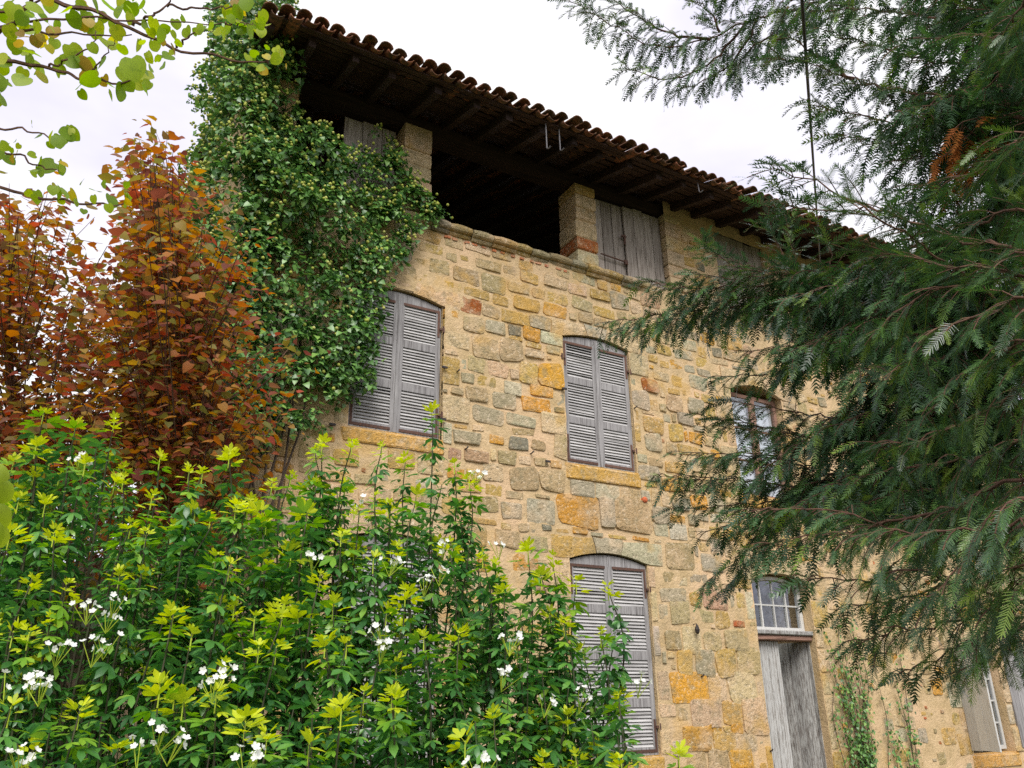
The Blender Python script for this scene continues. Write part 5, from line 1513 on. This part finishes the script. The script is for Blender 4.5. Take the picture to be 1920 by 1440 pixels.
cxs, cys = np.array(CONT).T
rg = np.random.default_rng(77)
def sh_depth(x, y):
    return 1.95 + 1.42 * (1440 - y) / 640 + max(0, x - 650) / 450 * 0.45
stems = [(x, y, sh_depth(x, y) + rg.normal(0, 0.05), True) for x, y in TIPS]
for k in range(34):
    x = rg.uniform(840, 1160); y = np.interp(x, cxs, cys) + rg.uniform(60, 420)
    stems.append((x, y, sh_depth(x, y) + rg.uniform(0.0, 0.4), rg.random() < 0.3))
while len(stems) < 500:
    x = rg.uniform(-80, 1170); y = rg.uniform(800, 1620)
    if y < np.interp(x, cxs, cys) + 40: continue
    stems.append((x, y, sh_depth(x, y) + rg.uniform(0.0, 0.75), rg.random() < 0.34))
roots = [P(x, 1440, d) for x, d in ((120, 2.7), (330, 2.9), (560, 3.0), (780, 3.1), (960, 3.2))]
for r in roots: r[2] = 0
G = {k: [[], [], [], []] for k in 'dmy'}
def leafput(k, p, d, z, s):
    A = G[k]; A[0].append(p); A[1].append(d); A[2].append(z); A[3].append(s)
fl_spots = [(168, 1135), (215, 1122), (205, 1150), (110, 1212), (178, 1212), (200, 1198), (15, 1275), (62, 1272), (80, 1282), (302, 1368), (322, 1388), (265, 1398), (465, 1408), (480, 1422), (668, 944), (835, 1022), (735, 1048), (800, 1086), (828, 1066), (940, 1020), (960, 1196), (945, 1260), (1025, 1308),
            (1090, 1302), (905, 1428), (408, 1252), (45, 1416), (895, 886), (718, 1208), (150, 860), (405, 1275), (1200, 1275), (725, 1180), (590, 1040)]
nst = 0
thin = MB()
for (px, py, d, fresh) in stems:
    tip = P(px, py, d)
    if tip[2] < 0.25: continue
    rt = min(roots, key=lambda r: np.linalg.norm(r[:2] - tip[:2])) + rg.normal(0, 0.12, 3) * (1, 1, 0)
    h = tip[2]
    mid = rt * 0.35 + tip * 0.65; mid[2] = h * 0.5
    up = tip + (rg.normal(0, 0.03), rg.normal(0, 0.03), -0.3)
    c = curve([rt, mid, up, tip] if h > 0.8 else [rt, mid, tip], 20)
    MBt = MB().tube(c, np.linspace(0.008, 0.0022, 20), 4)
    if nst < 120:
        MBt.build('stem', M_STEM, shrub); nst += 1
    else:
        thin.add(np.vstack(MBt.V), MBt.F)
    seg = np.linalg.norm(np.diff(c, axis=0), axis=1); L = seg.sum()
    s = np.concatenate([[0], np.cumsum(seg)])
    T = nrm(np.gradient(c, axis=0))
    big = rg.uniform(0.040, 0.060)
    depth_leaf = min(L * 0.8, rg.uniform(0.4, 0.70))
    k = 0; dist = 0.0
    az = rg.uniform(0, 6.28); tl = rg.normal(0, 0.2, 3)
    ny = int(rg.integers(2, 5)) if fresh else 0
    nm = int(rg.integers(1, 4)) if fresh else 0
    ysc = rg.uniform(0.7, 1.3)
    while dist < depth_leaf:
        q = L - dist
        p = np.array([np.interp(q, s, c[:, j]) for j in range(3)])
        t = np.array([np.interp(q, s, T[:, j]) for j in range(3)]); t = nrm(t * 0.6 + ZUP * 0.4 + tl)
        a_ = nrm(np.cross(t, np.array([0.3, 0.9, 0.1]))); b_ = np.cross(t, a_)
        young = k < ny
        nleaf = 3 if (young and k == 0) else 2
        for j in range(nleaf):
            an = az + j * 2 * math.pi / nleaf + rg.normal(0, 0.25)
            o_ = a_ * math.cos(an) + b_ * math.sin(an)
            if young:
                el = [0.95, 0.62, 0.40, 0.25][k] + rg.normal(0, 0.2); sz = big * ysc * (0.6 + 0.12 * k) * rg.uniform(0.8, 1.2)
            else:
                el = 0.35 - 0.12 * min(k, 5) + rg.normal(0, 0.25); sz = big * rg.uniform(0.6, 1.3)
            dr = o_ * math.cos(el) + t * math.sin(el)
            leafput('y' if young else ('m' if k < ny + nm else 'd'), p, dr, t + o_ * (-0.25 if young else 0.15) + rg.normal(0, 0.15, 3), sz)
        az += 1.57 + rg.normal(0, 0.2)
        dist += (0.014 if young else 0.016 if k < ny + nm else 0.028) * rg.uniform(0.8, 1.3)
        k += 1
thin.build('twigs', M_STEM, shrub, stuff=True)
for k, (tv, tf), mat, nm_, no in (('y', (T3Y, F3Y), M_CHY, 'young_leaf', 150), ('m', (T3Y, F3Y), M_CHM, 'lime_leaf', 40), ('d', (T3, F3), M_CH, 'leaf', 300)):
    A = G[k]
    p, d_, z_, s_ = np.array(A[0]), np.array(A[1]), np.array(A[2]), np.array(A[3])
    print('shrub', k, len(p), len(p) * len(tf) * 2)
    X, Y, Z = frames(d_, z_)
    emit(shrub, nm_, {'y': 'young_foliage', 'm': 'lime_foliage', 'd': 'foliage'}[k], tv, tf, p, X, Y, Z, s_, mat, no)
# flower clusters: five-petalled white flowers
PV, PF = strip_leaf([0, 0.4, 0.8, 1.0], [0.08, 0.36, 0.36, 0.10], None, 0.12, -0.1)
fv, ff = [], []
for k in range(5):
    a = k * 2 * math.pi / 5
    R = np.array([[math.cos(a), -math.sin(a), 0], [math.sin(a), math.cos(a), 0], [0, 0, 1]])
    v = PV.copy(); v[:, 2] += v[:, 0] * 0.35
    fv.append(v @ R.T); ff.append(PF + k * len(PV))
fv, ff = np.vstack(fv), np.vstack(ff)
fmesh = make_mesh('flower', fv, ff, M_PETAL, True)
for (px, py) in fl_spots:
    d = sh_depth(px, py) - 0.06
    c = P(px, py, d)
    n = int(rg.integers(3, 9))
    o_ = rg.normal(0, 0.016, (n, 3)) * (1.4, 1.4, 0.6)
    cp = c + o_
    m = MB()
    for q in cp:
        m.tube([c + (0, 0.02, -0.06), (c + q) / 2 + (0, 0.01, -0.03), q], 0.0014, 3, False)
    cl = m.build('flower_cluster', M_YSTEM, shrub)
    X, Y, Z = frames(rg.normal(0, 1, (n, 3)), nrm(o_ * 25 + ZUP * 0.7 + (0, -0.7, 0) + rg.normal(0, 0.4, (n, 3))))
    for i in range(n):
        s_ = rg.uniform(0.009, 0.0125)
        o = bpy.data.objects.new('flower', fmesh)
        COL.objects.link(o); o.parent = cl
        p = cp[i] - ORG[cl.name]
        o.matrix_basis = Matrix(((X[i][0] * s_, Y[i][0] * s_, Z[i][0] * s_, p[0]), (X[i][1] * s_, Y[i][1] * s_, Z[i][1] * s_, p[1]), (X[i][2] * s_, Y[i][2] * s_, Z[i][2] * s_, p[2]), (0, 0, 0, 1)))
# young tips have pale stems
m = MB()
for (px, py, d, fresh) in stems:
    if fresh:
        tip = P(px, py, d)
        m.tube([tip + (0, 0, -0.05), tip + (0, 0, -0.02), tip + (0, 0, 0.005)], [0.0028, 0.0024, 0.002], 4)
m.build('pale_stems', M_YSTEM, shrub, stuff=True)
